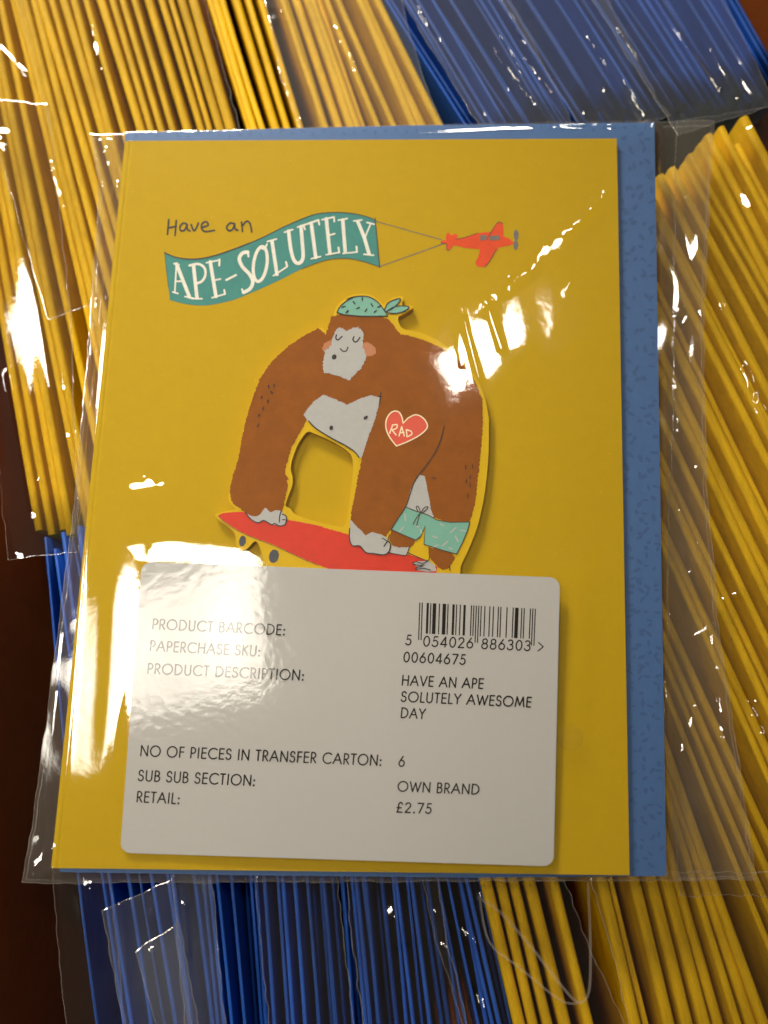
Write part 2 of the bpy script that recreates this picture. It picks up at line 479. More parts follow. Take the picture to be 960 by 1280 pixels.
def stand_mesh(name, width, splay, height, length, bend, seedv):
    """a folded card or envelope standing on edge: rounded fold along the top, x along the fold, origin at the foot"""
    rnd = random.Random(seedv)
    r = width / 2
    ry = r * rnd.uniform(0.75, 1.1)
    prof = [(-r - splay, 0.0), (-r - splay * 0.35, height * 0.6), (-r, height - ry)]
    for k in range(1, 8):
        a = math.pi - math.pi * k / 8
        prof.append((r * math.cos(a), height - ry + ry * math.sin(a) ** 0.8))
    prof += [(r, height - ry), (r + splay * 0.35, height * 0.6), (r + splay, 0.0)]
    n = 16
    verts, faces = [], []
    b1, b2, ph = rnd.uniform(-1, 1) * bend, rnd.uniform(-1, 1) * bend * 0.35, rnd.uniform(0, 6)
    for i in range(n + 1):
        t = i / n
        off = b1 * math.sin(math.pi * t) + b2 * math.sin(2 * math.pi * t + ph) - b2 * math.sin(ph)
        for y, z in prof:
            rise = rnd.gauss(0, 0.00005) if z > height * 0.9 else 0
            verts.append((t * length, y + off, z + rise))
    m = len(prof)
    for i in range(n):
        for j in range(m):
            k = (j + 1) % m
            faces.append((i * m + j, (i + 1) * m + j, (i + 1) * m + k, i * m + k))
    faces.append(tuple(range(m))); faces.append(tuple(n * m + j for j in range(m))[::-1])
    me = bpy.data.meshes.new(name)
    me.from_pydata(verts, [], faces)
    me.polygons.foreach_set('use_smooth', [True] * (len(faces) - 2) + [False] * 2)
    me.update()
    bm = bmesh.new(); bm.from_mesh(me); bmesh.ops.recalc_face_normals(bm, faces=bm.faces); bm.to_mesh(me); bm.free()
    return me

def anis(m):
    """stretch the fibre noise of the standing paper along the fold"""
    nt = m.node_tree
    tcn = nt.nodes.new('ShaderNodeTexCoord'); mp = nt.nodes.new('ShaderNodeMapping')
    mp.inputs['Scale'].default_value = (120, 900, 260)
    nt.links.new(tcn.outputs['Object'], mp.inputs['Vector'])
    for n in list(nt.nodes):
        if n.type == 'TEX_NOISE' and n.inputs['Scale'].default_value == 1.0:
            nt.links.new(mp.outputs[0], n.inputs['Vector'])
anis(M['yellow_stand']); anis(M['blue_stand'])

HT = 0.1255                                                  # usual height of a standing pack
CARD_MESH = [stand_mesh('greeting_card', [0.0017, 0.0023, 0.0019, 0.0026, 0.0015, 0.0021, 0.0024, 0.0018][k], 0.0006, HT - [0, 0.0005, 0.0022, 0.0010, 0.0032, 0.0002, 0.0016, 0.0007][k], 0.178, 0.0012, 40 + k) for k in range(8)]
WIDE_MESH = [stand_mesh('greeting_card', [0.0022, 0.0029, 0.0025, 0.0031, 0.0020, 0.0027][k], 0.0005, HT - [0.0004, 0, 0.0020, 0.0009, 0.0028, 0.0014][k], 0.178, 0.0010, 60 + k) for k in range(6)]
ENV_MESH = [stand_mesh('blue_envelope', 0.0007 + 0.00015 * (k % 3), 0.0002, HT + (k - 7) * 0.0010, 0.182, 0.0014, 80 + k) for k in range(9)]
for me in CARD_MESH + WIDE_MESH: me.materials.append(M['yellow_stand'])
for me in ENV_MESH: me.materials.append(M['blue_stand'])

def line_at(x0, y0, s, y):
    return x0 + s * (y - y0)

def bundle(keys, y_ref, ts, edge, downwards, meshes, name, label, cat, group, jit=1.0):
    """upright packs: keys are (x at y_ref, slope) lines of the photo from left to right, ts where each pack stands among them"""
    protos = {}
    out = []
    h = HT - ZC
    for t in ts:
        i = min(int(t), len(keys) - 2); f = t - i
        x = keys[i][0] * (1 - f) + keys[i + 1][0] * f + random.gauss(0, 1.3) * jit
        s = keys[i][1] * (1 - f) + keys[i + 1][1] * f + random.gauss(0, 0.0025) * jit
        # where this line meets the end of its row
        (ax, ay), (bx, by) = edge
        k = (by - ay) / (bx - ax)
        y = (ay + k * (x - s * y_ref - ax)) / (1 - k * s) + random.gauss(0, 5) * jit
        p = P(x + s * (y - y_ref), y, h)
        q = P(x + s * (y - y_ref + (600 if downwards else -600)), y + (600 if downwards else -600), h)
        me = random.choice(meshes)
        if name not in protos:
            o = bpy.data.objects.new(name, me); protos[name] = o
        else:
            o = protos[name].copy(); o.data = me
        COL.objects.link(o)
        o.location = (p.x, p.y, FLOOR + 0.0004)
        o.rotation_euler = (0, 0, math.atan2(q.y - p.y, q.x - p.x))
        tag(o, label, cat, group)
        out.append(o)
    return out

def spread(a, b, n):
    return [a + (b - a) * (i + 0.5) / n for i in range(n)]

EDGE1 = ((35, 662), (86, 664))
EDGE1B = ((90, 660), (740, 160))
EDGE1C = ((740, 152), (960, 104))
EDGE2 = ((40, 690), (950, 142))
EDGE3 = ((400, 720), (900, 560))                        # hidden under the ape card
bundle([(-72, .165), (2, .222)], 0, [0.04, 0.17, 0.32, 0.46, 0.60, 0.76, 0.93], EDGE1, False, WIDE_MESH, 'greeting_card',
       'upright yellow card at the far left whose near end shows beside the box side', 'card', 'yellow cards ending beside the left box side')
bundle([(8, .23), (50, .28), (150, .295), (250, .303)], 0, spread(0, 3, 20), EDGE1B, False, CARD_MESH, 'greeting_card',
       'upright yellow card in the tight bundle behind the top left corner of the ape card', 'card', 'yellow cards tightly packed at top left')
bundle([(252, .30), (330, .31)], 0, spread(0, 1, 6), EDGE1B, False, CARD_MESH, 'greeting_card',
       'upright yellow card with dark gaps beside it, just left of a crinkled film edge', 'card', 'loosely spaced yellow cards behind the ape card')
bundle([(346, .31), (400, .36), (482, .50)], 0, spread(0, 2, 11), EDGE1B, False, CARD_MESH, 'greeting_card',
       'upright yellow card under hazy film next to the blue envelopes at the top', 'card', 'yellow cards under hazy film beside the blue envelopes')
bundle([(497, .60), (600, .64), (740, .67), (850, .64), (930, .58)], 0, spread(0, 4, 58), EDGE1C, False, ENV_MESH, 'blue_envelope',
       'upright blue envelope under milky film behind the top right corner of the ape card', 'envelope', 'blue envelopes packed upright at the top right', 1.6)
bundle([(92, .12), (190, .16), (262, .09), (345, .06), (415, .08), (480, .10), (578, .19)], 1100, spread(0, 6, 60), EDGE2, True, ENV_MESH, 'blue_envelope',
       'upright blue envelope showing its edge below the bottom of the ape card', 'envelope', 'blue envelopes packed upright below the ape card', 1.3)
bundle([(566, .20), (596, .225)], 1100, spread(0, 1, 7), EDGE3, True, ENV_MESH, 'blue_envelope',
       'upright blue envelope showing its edge below the bottom of the ape card', 'envelope', 'blue envelopes packed upright below the ape card')
bundle([(600, .22), (642, .235), (705, .25)], 1100, spread(0, 2, 5), EDGE3, True, WIDE_MESH, 'greeting_card',
       'upright yellow card next to the blue envelopes below the ape card', 'card', 'yellow cards beside the blue envelopes at the bottom')
bundle([(738, .24), (800, .255), (860, .30), (905, .36)], 1100, spread(0, 3, 9), EDGE3, True, CARD_MESH, 'greeting_card',
       'upright yellow card under the bottom right corner of the ape card', 'card', 'yellow cards under the bottom right corner of the ape card')
bundle([(926, .395), (1000, .47)], 1100, spread(0, 1, 4), ((600, 530), (900, 400)), True, CARD_MESH, 'greeting_card',
       'upright yellow card in the slanting row to the right of the blue envelope strip', 'card', 'yellow cards slanting away at the right')
bundle([(1006, .47), (1160, .485), (1320, .53), (1440, .52)], 1100, spread(0, 3, 21), EDGE2, True, CARD_MESH, 'greeting_card',
       'upright yellow card in the slanting row to the right of the blue envelope strip', 'card', 'yellow cards slanting away at the right')

# ================================================================== the envelope and the ape card
env = thing('blue_envelope', 'flat blue envelope with dark printed marks lying behind the ape card', 'envelope', P(490, 620, -0.0024))
def slab(name, pts, h_top, thick, material, parent, root):
    n = len(pts)
    up = [P(u, v, h_top) for u, v in pts]
    v = up + [Vector((p.x, p.y, p.z - thick)) for p in up]
    f = [tuple(range(n))[::-1], tuple(range(n, 2 * n))]
    f += [(i, (i + 1) % n, n + (i + 1) % n, n + i) for i in range(n)]
    o = mesh_obj(name, v, f, material, parent, root)
    bm = bmesh.new(); bm.from_mesh(o.data); bmesh.ops.recalc_face_normals(bm, faces=bm.faces); bm.to_mesh(o.data); bm.free()
    return o
ENV_PTS = [(157, 166), (500, 157), (818, 153), (822, 400), (827, 720), (833, 1095), (600, 1097), (300, 1094), (74, 1090)]
slab('paper_body', ENV_PTS, -0.0014, 0.0009, M['blue'], env, env)
marks = []
rm = random.Random(5)
for y in range(170, 1085, 11):
    for q in range(4):
        xr = 775 + (y - 170) * 0.017
        x = xr + 4 + q * 11 + rm.uniform(-4, 4); yy = y + rm.uniform(-5, 5)
        if x > 816 + (y - 153) * 0.014 - 1 or rm.random() < 0.25: continue
        a = rm.choice([0.1, 0.7, 1.4, 2.2, 2.8]) + rm.uniform(-0.2, 0.2); l = rm.uniform(3.0, 5.5); wd_ = rm.uniform(1.4, 2.8)
        marks.append(ellipse((x, yy), l, wd_, a, 9))
for x in range(170, 810, 13):
    y = 168.5 - (x - 170) * 0.015 + rm.uniform(-2.5, 3)
    marks.append(ellipse((x, y), rm.uniform(2, 4), rm.uniform(0.8, 1.6), rm.uniform(0, 3), 9))
sheet('printed_marks', marks, -0.00137, M['bluemark'], env, env)

card = thing('greeting_card', 'yellow greeting card with a brown ape on a red skateboard, lying flat', 'card', P(470, 620, -0.0012))
# front cover: folded at the left with a scored groove, slightly rounded fold
def cover(name, h, top_off, rootm):
    TL, TR, BR, BL = (155, 176), (771, 173), (787, 1094), (62, 1085)
    cols = [(0.0, -0.00075), (0.002, -0.00035), (0.005, -0.0001), (0.009, 0.0), (0.0115, -0.00002), (0.0130, -0.00013), (0.0145, -0.00002), (0.018, 0.0)]
    cols += [(x, 0.0) for x in np.linspace(0.05, 1, 12)]
    rows = 24
    verts, faces = [], []
    for i in range(rows + 1):
        t = i / rows
        for s, dz in cols:
            u = (TL[0] * (1 - s) + TR[0] * s) * (1 - t) + (BL[0] * (1 - s) + BR[0] * s) * t
            v = (TL[1] * (1 - s) + TR[1] * s) * (1 - t) + (BL[1] * (1 - s) + BR[1] * s) * t
            p = P(u, v, h); p.z += dz
            verts.append(p)
    m = len(cols)
    for i in range(rows):
        for j in range(m - 1):
            faces.append((i * m + j, (i + 1) * m + j, (i + 1) * m + j + 1, i * m + j + 1))
    o = mesh_obj(name, verts, faces, M['yellow'], card, card, smooth=True)
    return o
cover('front_cover', 0.0, 0, card)
slab('back_cover', [(156, 177), (770, 174), (786, 1093), (64, 1084)], -0.00015, 0.0011, M['yellow'], card, card)

LAY = 0.00004
# ---- banner
ban_top = spline(C1((50, 210), (100, 230), (170, 236), (240, 225), (330, 195), (430, 155), (520, 110), (600, 75), (660, 55), (730, 49), (800, 53), (860, 66), (893, 80)))
ban_bot = spline(C1((910, 268), (860, 250), (800, 236), (740, 234), (680, 245), (600, 275), (500, 325), (400, 370), (330, 398), (260, 415), (200, 422), (130, 415), (72, 400)))
ban_l = C1((66, 350), (58, 290))
banner = sheet('banner', [ban_top + ban_bot + ban_l], LAY, M['teal'], card, card)
letters = []
def L1(wd_, *p, curve=False):
    q = C1(*p)
    letters.append((spline(q) if curve else q, wd_))
tk, tn = 4.4, 2.0
L1(tn, (98, 256), (91, 370)); L1(tk, (98, 256), (150, 388)); L1(tn, (93, 325), (126, 325)); L1(tn, (83, 368), (104, 374)); L1(tn, (132, 386), (166, 393)); L1(tn, (88, 254), (108, 259))
L1(tk, (166, 262), (180, 392)); L1(3, (150, 262), (186, 256), (210, 272), (213, 302), (198, 326), (174, 334), curve=True); L1(tn, (158, 394), (200, 395))
L1(tk, (233, 247), (256, 386)); L1(tn, (218, 251), (270, 240)); L1(2.4, (270, 238), (269, 262)); L1(tn, (245, 322), (274, 316)); L1(tn, (240, 391), (292, 376)); L1(2.4, (292, 376), (289, 360))
L1(2.6, (297, 320), (336, 300))
L1(tk, (383, 208), (362, 213), (349, 235), (362, 267), (390, 297), (403, 327), (392, 355), (366, 370), curve=True); L1(2.4, (383, 207), (386, 226)); L1(2.4, (360, 357), (366, 372))
L1(3.9, *[(433 + 27 * math.cos(a) - 14 * math.sin(a) * 0.6, 256 + 70 * math.sin(a) + 0 * math.cos(a)) for a in [2 * math.pi * k / 26 for k in range(27)]]); L1(tn, (436, 192), (450, 196), (460, 176), curve=True)
L1(tk, (480, 165), (500, 298)); L1(tn, (462, 166), (498, 156)); L1(tn, (486, 303), (541, 266)); L1(2.4, (541, 266), (536, 248))
L1(tk, (546, 124), (556, 200), (570, 244), (590, 252), (604, 230), (602, 180), (596, 106), curve=True); L1(tn, (530, 129), (563, 118)); L1(tn, (582, 109), (612, 98))
L1(2.4, (606, 101), (666, 80)); L1(2.2, (606, 101), (612, 118)); L1(2.2, (666, 80), (669, 98)); L1(tk, (637, 92), (655, 230)); L1(tn, (637, 235), (674, 226))
L1(tk, (697, 75), (712, 214)); L1(tn, (680, 79), (728, 68)); L1(2.2, (728, 68), (729, 86)); L1(tn, (705, 142), (731, 135)); L1(tn, (697, 219), (749, 210)); L1(2.4, (749, 210), (746, 190))
L1(tk, (763, 80), (773, 208)); L1(tn, (745, 81), (781, 74)); L1(tn, (764, 214), (820, 208)); L1(2.4, (820, 208), (818, 186))
L1(tk, (823, 86), (850, 152)); L1(tn, (874, 96), (851, 152)); L1(tk, (850, 152), (868, 215)); L1(tn, (807, 84), (839, 80)); L1(tn, (860, 90), (889, 97)); L1(tn, (848, 217), (886, 221))
ink('lettering', letters, 2, 2 * LAY, M['lettering'], banner, card)
ink('outline', [(ban_top[:24], 1.5), (ban_top[23:], 0.8), (ban_bot[:26], 0.7), (C1((50, 208), (58, 290), (66, 350)), 0.6), (C1((892, 72), (911, 270)), 1.3)], 1, 2.5 * LAY, M['softink'], banner, card)
hv = [C1((67, 78), (62, 138)), C1((97, 82), (92, 142)), C1((63, 113), (96, 105)),
      spline(C1((141, 98), (126, 92), (112, 106), (115, 122), (129, 121), (140, 100))), spline(C1((140, 98), (141, 116), (152, 124))),
      spline(C1((156, 98), (169, 123), (186, 92))),
      spline(C1((197, 110), (224, 101), (217, 87), (201, 94), (198, 112), (212, 126), (250, 121))),
      spline(C1((330, 96), (313, 92), (299, 108), (306, 122), (321, 118), (331, 98))), spline(C1((330, 94), (333, 116), (344, 121))),
      C1((358, 88), (362, 126)), spline(C1((362, 103), (378, 85), (392, 94), (399, 128)))]
ink('greeting_lettering', hv, 2.3, LAY, M['ink'], card, card)

# ---- aeroplane
body = spline(C2((400, 226), (420, 218), (480, 215), (530, 203), (580, 186), (620, 177), (665, 175), (705, 186), (745, 200), (778, 214), (793, 235), (778, 246), (740, 254), (690, 262), (620, 268), (540, 262), (480, 250), (430, 241), (404, 236)), True, 3)
fin = spline(C2((430, 222), (426, 188), (438, 179), (455, 192), (470, 184), (489, 189), (486, 206), (470, 222)), True, 3)
fin2 = spline(C2((430, 234), (427, 266), (440, 273), (456, 258), (468, 242)), True, 3)
wing1 = spline(C2((662, 190), (690, 145), (708, 122), (726, 122), (738, 145), (738, 200), (700, 215)), True, 3)
wing2 = spline(C2((620, 255), (603, 308), (586, 342), (600, 362), (640, 363), (664, 332), (690, 292), (708, 255)), True, 3)
plane = sheet('aeroplane', [rough(p, 1.3, 0.25) for p in (body, fin, fin2, wing1, wing2)], LAY, M['plane'], card, card)
for q in (((612, 193), (645, 190), (648, 216), (612, 220)), ((664, 196), (716, 192), (716, 218), (662, 220))):
    sheet('window', [C2(*q)], 2.4 * LAY, M['grey'], plane, card)
sheet('propeller', [ellipse(C2((808, 191))[0], 3.2, 6.6), ellipse(C2((806, 246))[0], 3.0, 6.2)], LAY, M['grey'], plane, card)
ink('outline', [(spline(C2((480, 214), (530, 203), (600, 180))), 0.7), (spline(C2((668, 182), (690, 145), (712, 120), (735, 128))), 0.8), (spline(C2((640, 363), (664, 332), (700, 270))), 0.8),
                (spline(C2((402, 226), (400, 234), (430, 240), (428, 268), (442, 273), (458, 255))), 0.7), (C2((650, 215), (668, 178)), 0.6)], 1, 2.2 * LAY, M['softink'], plane, card)
ink('tow_rope', [C2((40, 115), (400, 216))], 1.1, LAY, M['grey'], plane, card)
ink('tow_rope', [C2((64, 363), (412, 238))], 1.1, LAY, M['grey'], plane, card)

# ---- die-cut ape: a thick board raised on the cover, with a hole under the arm
BT = 0.0018
out_l = C3((765, 228), (725, 330), (672, 308), (555, 372), (422, 475), (338, 560), (280, 650), (225, 800), (160, 1010)) + C5((190, 150), (165, 270), (138, 350), (118, 440), (122, 495), (140, 535), (165, 558), (130, 566), (60, 583), (42, 594), (60, 620), (110, 655), (160, 700), (166, 762), (184, 796), (214, 806), (246, 786), (272, 756), (300, 762), (330, 850), (350, 890), (400, 960), (500, 1000))
out_b = [(470, 745), (540, 740), (572, 730)]
out_r = C6((700, 905), (735, 830), (772, 742), (805, 650), (838, 500), (858, 350), (868, 200), (870, 0)) + C4((872, 850), (858, 760), (840, 690), (802, 600), (742, 510), (655, 432), (562, 362), (450, 312), (362, 296), (332, 262), (326, 222), (348, 210), (412, 168), (398, 152), (350, 150), (356, 104), (336, 98), (285, 110), (245, 150), (205, 118), (160, 90), (108, 82), (48, 90), (0, 116))
out_top = C3((838, 140), (808, 172), (788, 214))
out_l = [(u + 3.0, v + 1.5) if i < 13 else (u, v) for i, (u, v) in enumerate(out_l)]
OUTLINE = out_l + out_b + out_r + out_top
HOLE = spline(C5((596, 96), (640, 106), (720, 140), (800, 185), (848, 222), (868, 265), (868, 350), (857, 450), (842, 560), (826, 640), (800, 664), (740, 655), (640, 630), (560, 604), (512, 580), (496, 556), (466, 538), (478, 490), (504, 420), (508, 370), (496, 310), (512, 240), (548, 155)), True, 4)
OUTLINE = spline(OUTLINE, True, 3)

def cut_board(name, outer, hole, h0, h1, material, parent, root):
    loops = [outer, hole]
    flat = outer + hole
    tris = tessellate_polygon([[Vector((u, v, 0)) for u, v in lp] for lp in loops])
    n = len(flat)
    up = [P(u, v, h1) for u, v in flat]
    verts = up + [Vector((p.x, p.y, ZC + h0)) for p in up]
    faces = [tuple(t) for t in tris] + [tuple(n + i for i in t)[::-1] for t in tris]
    b = 0
    for lp in loops:
        m = len(lp)
        faces += [(b + i, b + (i + 1) % m, n + b + (i + 1) % m, n + b + i) for i in range(m)]
        b += m
    o = mesh_obj(name, verts, faces, material, parent, root)
    bm = bmesh.new(); bm.from_mesh(o.data); bmesh.ops.recalc_face_normals(bm, faces=bm.faces)
    bm.to_mesh(o.data); bm.free()
    return o
ape = cut_board('ape_cutout', OUTLINE, HOLE, 0.00001, BT, M['cutboard'], card, card)
A = lambda k: BT + k * LAY

# skateboard first (lowest layer)
deck = spline(C5((62, 596), (85, 584), (140, 577), (230, 575)), False, 3) + C5((480, 622), (650, 655), (840, 710)) + [(470, 684)] + C6((390, 832), (450, 850), (505, 872), (560, 905)) + [(545, 722), (470, 730)] + spline(C5((760, 930), (660, 892), (560, 850), (400, 775), (250, 718), (150, 668), (90, 624)), False, 3)
sheet('skateboard_deck', [rough(deck, 1.5, 0.25)], A(1), M['red'], ape, card)
ink('deck_edge_line', [spline(C5((62, 600), (90, 628), (150, 672), (250, 722), (400, 780), (560, 854), (660, 896)))], 0.8, A(1.2), M['softink'], ape, card)
sheet('skateboard_wheel', [rough(ellipse(C5((207, 750))[0], 4.3, 6.8, 0.15), 1, 0.2)], A(1), M['navy'], ape, card)
sheet('skateboard_wheel', [rough(ellipse(C5((395, 841))[0], 6.2, 8.4, 0.2), 1, 0.25)], A(1), M['navy'], ape, card)

# fur
fur = (C3((768, 245), (748, 310), (731, 365), (722, 352), (680, 318), (640, 343), (560, 385), (490, 435), (430, 483), (350, 570), (290, 662), (240, 800), (200, 930), (172, 1050))
       + C5((200, 150), (178, 270), (150, 350), (130, 440), (135, 490), (150, 525), (182, 548), (222, 580), (262, 600), (290, 602), (315, 590), (340, 556), (375, 578), (410, 580), (440, 574), (452, 545), (468, 470), (479, 420), (472, 388), (483, 380), (462, 345), (470, 290), (500, 190), (560, 80), (588, 30))
       + C3((640, 860), (780, 900)) + C5((905, 230),)
       + C6((108, 250), (85, 360), (65, 470), (45, 560), (38, 622), (80, 672), (130, 718), (165, 702), (210, 708), (252, 722), (290, 665), (372, 548), (500, 600), (640, 640), (750, 640), (762, 610), (786, 520), (801, 400), (812, 300), (826, 150), (834, 0))
       + C4((833, 830), (830, 712), (800, 640), (770, 580), (720, 517), (670, 462), (610, 422), (540, 387), (470, 357), (400, 337), (338, 324), (322, 308), (300, 275), (272, 240), (180, 205), (60, 200), (0, 200)))
sheet('fur', [rough(fur, 1.5, 0.45)], A(2), M['brown'], ape, card)
leg1 = C6((284, 678), (360, 712), (432, 742), (416, 772), (396, 786), (330, 788), (288, 776), (272, 742))
leg2 = C6((505, 785), (640, 815), (668, 850), (650, 880), (628, 914), (592, 922), (548, 892), (508, 835))
sheet('leg', [rough(leg1, 1.5, 0.35)], A(2), M['brown'], ape, card)
sheet('leg', [rough(leg2, 1.5, 0.35)], A(2), M['brown'], ape, card)
# pale areas
face = C3((800, 325), (830, 316), (872, 340), (918, 318), (958, 316)) + C4((50, 285), (95, 290), (121, 320), (110, 360), (116, 405), (136, 460), (102, 530), (42, 590)) + C3((890, 667), (810, 640), (720, 617), (712, 560), (728, 466), (765, 440), (776, 395))
face_o = sheet('face', [rough(face, 1.4, 0.5)], A(4), M['white'], ape, card)
belly = C3((583, 900), (615, 855), (650, 810), (715, 765), (760, 780), (830, 810), (880, 832), (940, 800)) + C4((30, 745), (100, 710), (160, 690), (212, 705), (216, 722), (182, 850), (150, 930)) + C6((122, 200), (105, 250)) + spline(C5((903, 243), (880, 215), (830, 182), (740, 132), (650, 76), (598, 28)), False, 3)
sheet('belly', [rough(belly, 1.5, 0.3)], A(3), M['white'], ape, card)
sheet('waist', [rough(C6((432, 385), (456, 352), (486, 362), (496, 420), (514, 500), (522, 560), (538, 606), (500, 600), (370, 548), (402, 440)), 1.5, 0.3)], A(3), M['white'], ape, card)
hand1 = spline(C5((224, 580), (262, 600), (292, 601), (315, 588), (342, 550), (360, 565), (378, 578), (405, 565), (440, 570)), False, 2) + spline(C5((470, 602), (465, 642), (435, 658), (380, 648), (335, 630), (300, 640), (258, 620)), False, 3)
sheet('hand', [hand1], A(4), M['white'], ape, card)
hand2 = C6((38, 620), (80, 666), (130, 716), (165, 697), (205, 704), (250, 724)) + spline(C6((276, 765), (270, 812), (240, 832), (180, 826), (130, 815), (95, 782), (48, 776), (34, 735)), False, 3)
sheet('hand', [rough(hand2, 2, 0.25)], A(4), M['white'], ape, card)
sheet('foot', [C6((290, 776), (390, 784), (374, 834), (320, 830), (272, 818))], A(1.6), M['white'], ape, card)
sheet('foot', [C6((412, 886), (440, 872), (505, 868), (545, 895), (556, 930), (500, 935), (436, 925), (440, 905))], A(1.6), M['white'], ape, card)
sheet('ear', [rough(C3((708, 455), (722, 420), (764, 402), (772, 436), (736, 462), (728, 480), (712, 470)), 1.3, 0.3)], A(3), M['ear'], ape, card)
sheet('ear', [rough(C4((104, 385), (135, 370), (165, 385), (190, 410), (193, 440), (170, 456), (128, 456), (112, 420)), 1.3, 0.3)], A(3), M['ear'], ape, card)
ink('eye', [spline(C3((803, 366), (799, 388), (812, 400), (826, 390), (840, 376)))], 1.7, A(5), M['ink'], face_o, card)
ink('eye', [spline(C4((60, 340), (54, 358), (66, 372), (80, 366), (95, 345)))], 1.7, A(5), M['ink'], face_o, card)
ink('nose', [spline(C3((829, 458), (846, 474), (868, 472), (880, 448)))], 1.5, A(5), M['ink'], face_o, card)
sheet('mouth', [ellipse(C3((788, 513))[0], 2.9, 3.3, 0.4)], A(5), M['ink'], face_o, card)
# bandana
ban = spline(C3((806, 216), (828, 176), (870, 140), (920, 114)), False, 3) + spline(C4((14, 116), (50, 103), (110, 96), (160, 105), (205, 135), (240, 180), (262, 216)), False, 3) + C4((200, 217), (100, 217), (0, 208))
bandana = sheet('bandana', [ban], A(3), M['mint'], ape, card)
t1 = spline(C4((243, 178), (262, 140), (298, 120), (338, 112), (320, 145), (282, 178), (250, 190)), False, 3)
t2 = spline(C4((255, 190), (290, 165), (340, 155), (388, 160), (368, 184), (310, 200), (262, 196)), False, 3)
sheet('bandana_tail', [t1], A(3), M['mint'], ape, card)
sheet('bandana_tail', [t2], A(3.4), M['mint'], ape, card)
bl = [(ban + [ban[0]], 1.3), (t1 + [t1[0]], 1.3), (t2 + [t2[0]], 1.3)]
for x, y, a in ((60, 136, 0.9), (84, 168, -0.5), (110, 114, 1.5), (132, 181, -0.9), (168, 150, 1.0), (210, 159, -0.5), (18, 189, -0.8), (188, 188, -0.7), (38, 112, -0.5)):
    p = C4((x, y))[0]; dx, dy = 1.8 * math.cos(a), 1.8 * math.sin(a)
    bl.append(([(p[0] - dx, p[1] - dy), (p[0] + dx, p[1] + dy)], 1.7))
p = C3((850, 178))[0]; bl.append(([(p[0] - 2, p[1] + 0.5), (p[0] + 2, p[1] - 0.6)], 1.5))
p = C3((876, 212))[0]; bl.append(([(p[0] - 1, p[1] + 1.2), (p[0] + 1, p[1] - 1.2)], 1.5))
ink('pattern_lines', bl, 1.2, A(4.6), M['ink'], bandana, card)
# heart tattoo
ht = spline(C4((315, 996), (275, 945), (252, 890), (255, 835), (285, 793), (322, 788), (345, 815), (355, 858)), False, 3) + spline(C4((385, 828), (430, 808), (475, 828), (500, 868), (490, 900), (440, 940), (370, 975)), False, 3)
heart = sheet('heart_tattoo', [ht], A(3), M['heart'], ape, card)
ink('border', [ht + [ht[0]]], 1.5, A(4), M['cream'], heart, card)
ink('lettering', [C4((292, 870), (274, 920)), spline(C4((290, 871), (318, 868), (314, 890), (288, 899))), C4((288, 899), (313, 930)),
                  C4((330, 936), (346, 880)), C4((346, 880), (362, 936)), C4((334, 918), (360, 914)),
                  C4((374, 898), (378, 941)), spline(C4((374, 898), (402, 908), (406, 926), (378, 941)))], 1.5, A(4), M['cream'], heart, card)
# shorts
sh = C6((370, 545), (430, 570), (500, 592), (560, 625), (640, 638), (755, 635), (740, 690), (710, 760), (675, 828), (600, 808), (480, 770), (487, 660), (460, 720), (432, 745), (360, 715), (282, 680), (320, 620))
shorts = sheet('shorts', [sh], A(3.5), M['mint'], ape, card)
wl = []
for x, y, a, l in ((367, 608, 1.4, 4), (345, 680, -0.8, 3.4), (440, 662, 0.4, 1.5), (655, 685, -0.75, 4.4), (676, 736, 1.1, 3.8), (545, 726, 0.3, 3), (606, 766, -0.7, 3.8), (586, 652, 0.5, 2), (715, 688, 0.1, 3), (462, 692, 1.2, 2), (552, 778, -0.4, 2.6), (640, 795, 0.3, 2)):
    p = C6((x, y))[0]; dx, dy = l * math.cos(a), l * math.sin(a)
    wl.append([(p[0] - dx, p[1] - dy), (p[0] + dx, p[1] + dy)])
ink('print_dashes', wl, 1.9, A(4.5), M['white'], shorts, card)
ink('outline', [sh + [sh[0]]], 1.1, A(4.8), M['softink'], shorts, card)
ink('drawstring', [spline(C6((458, 582), (440, 566), (434, 545), (446, 544), (460, 580))), spline(C6((462, 580), (480, 552), (502, 544), (496, 560), (464, 586))),
                   spline(C6((456, 584), (436, 610), (414, 650))), spline(C6((456, 586), (446, 620), (436, 656)))], 1.2, A(5.2), M['softink'], shorts, card)
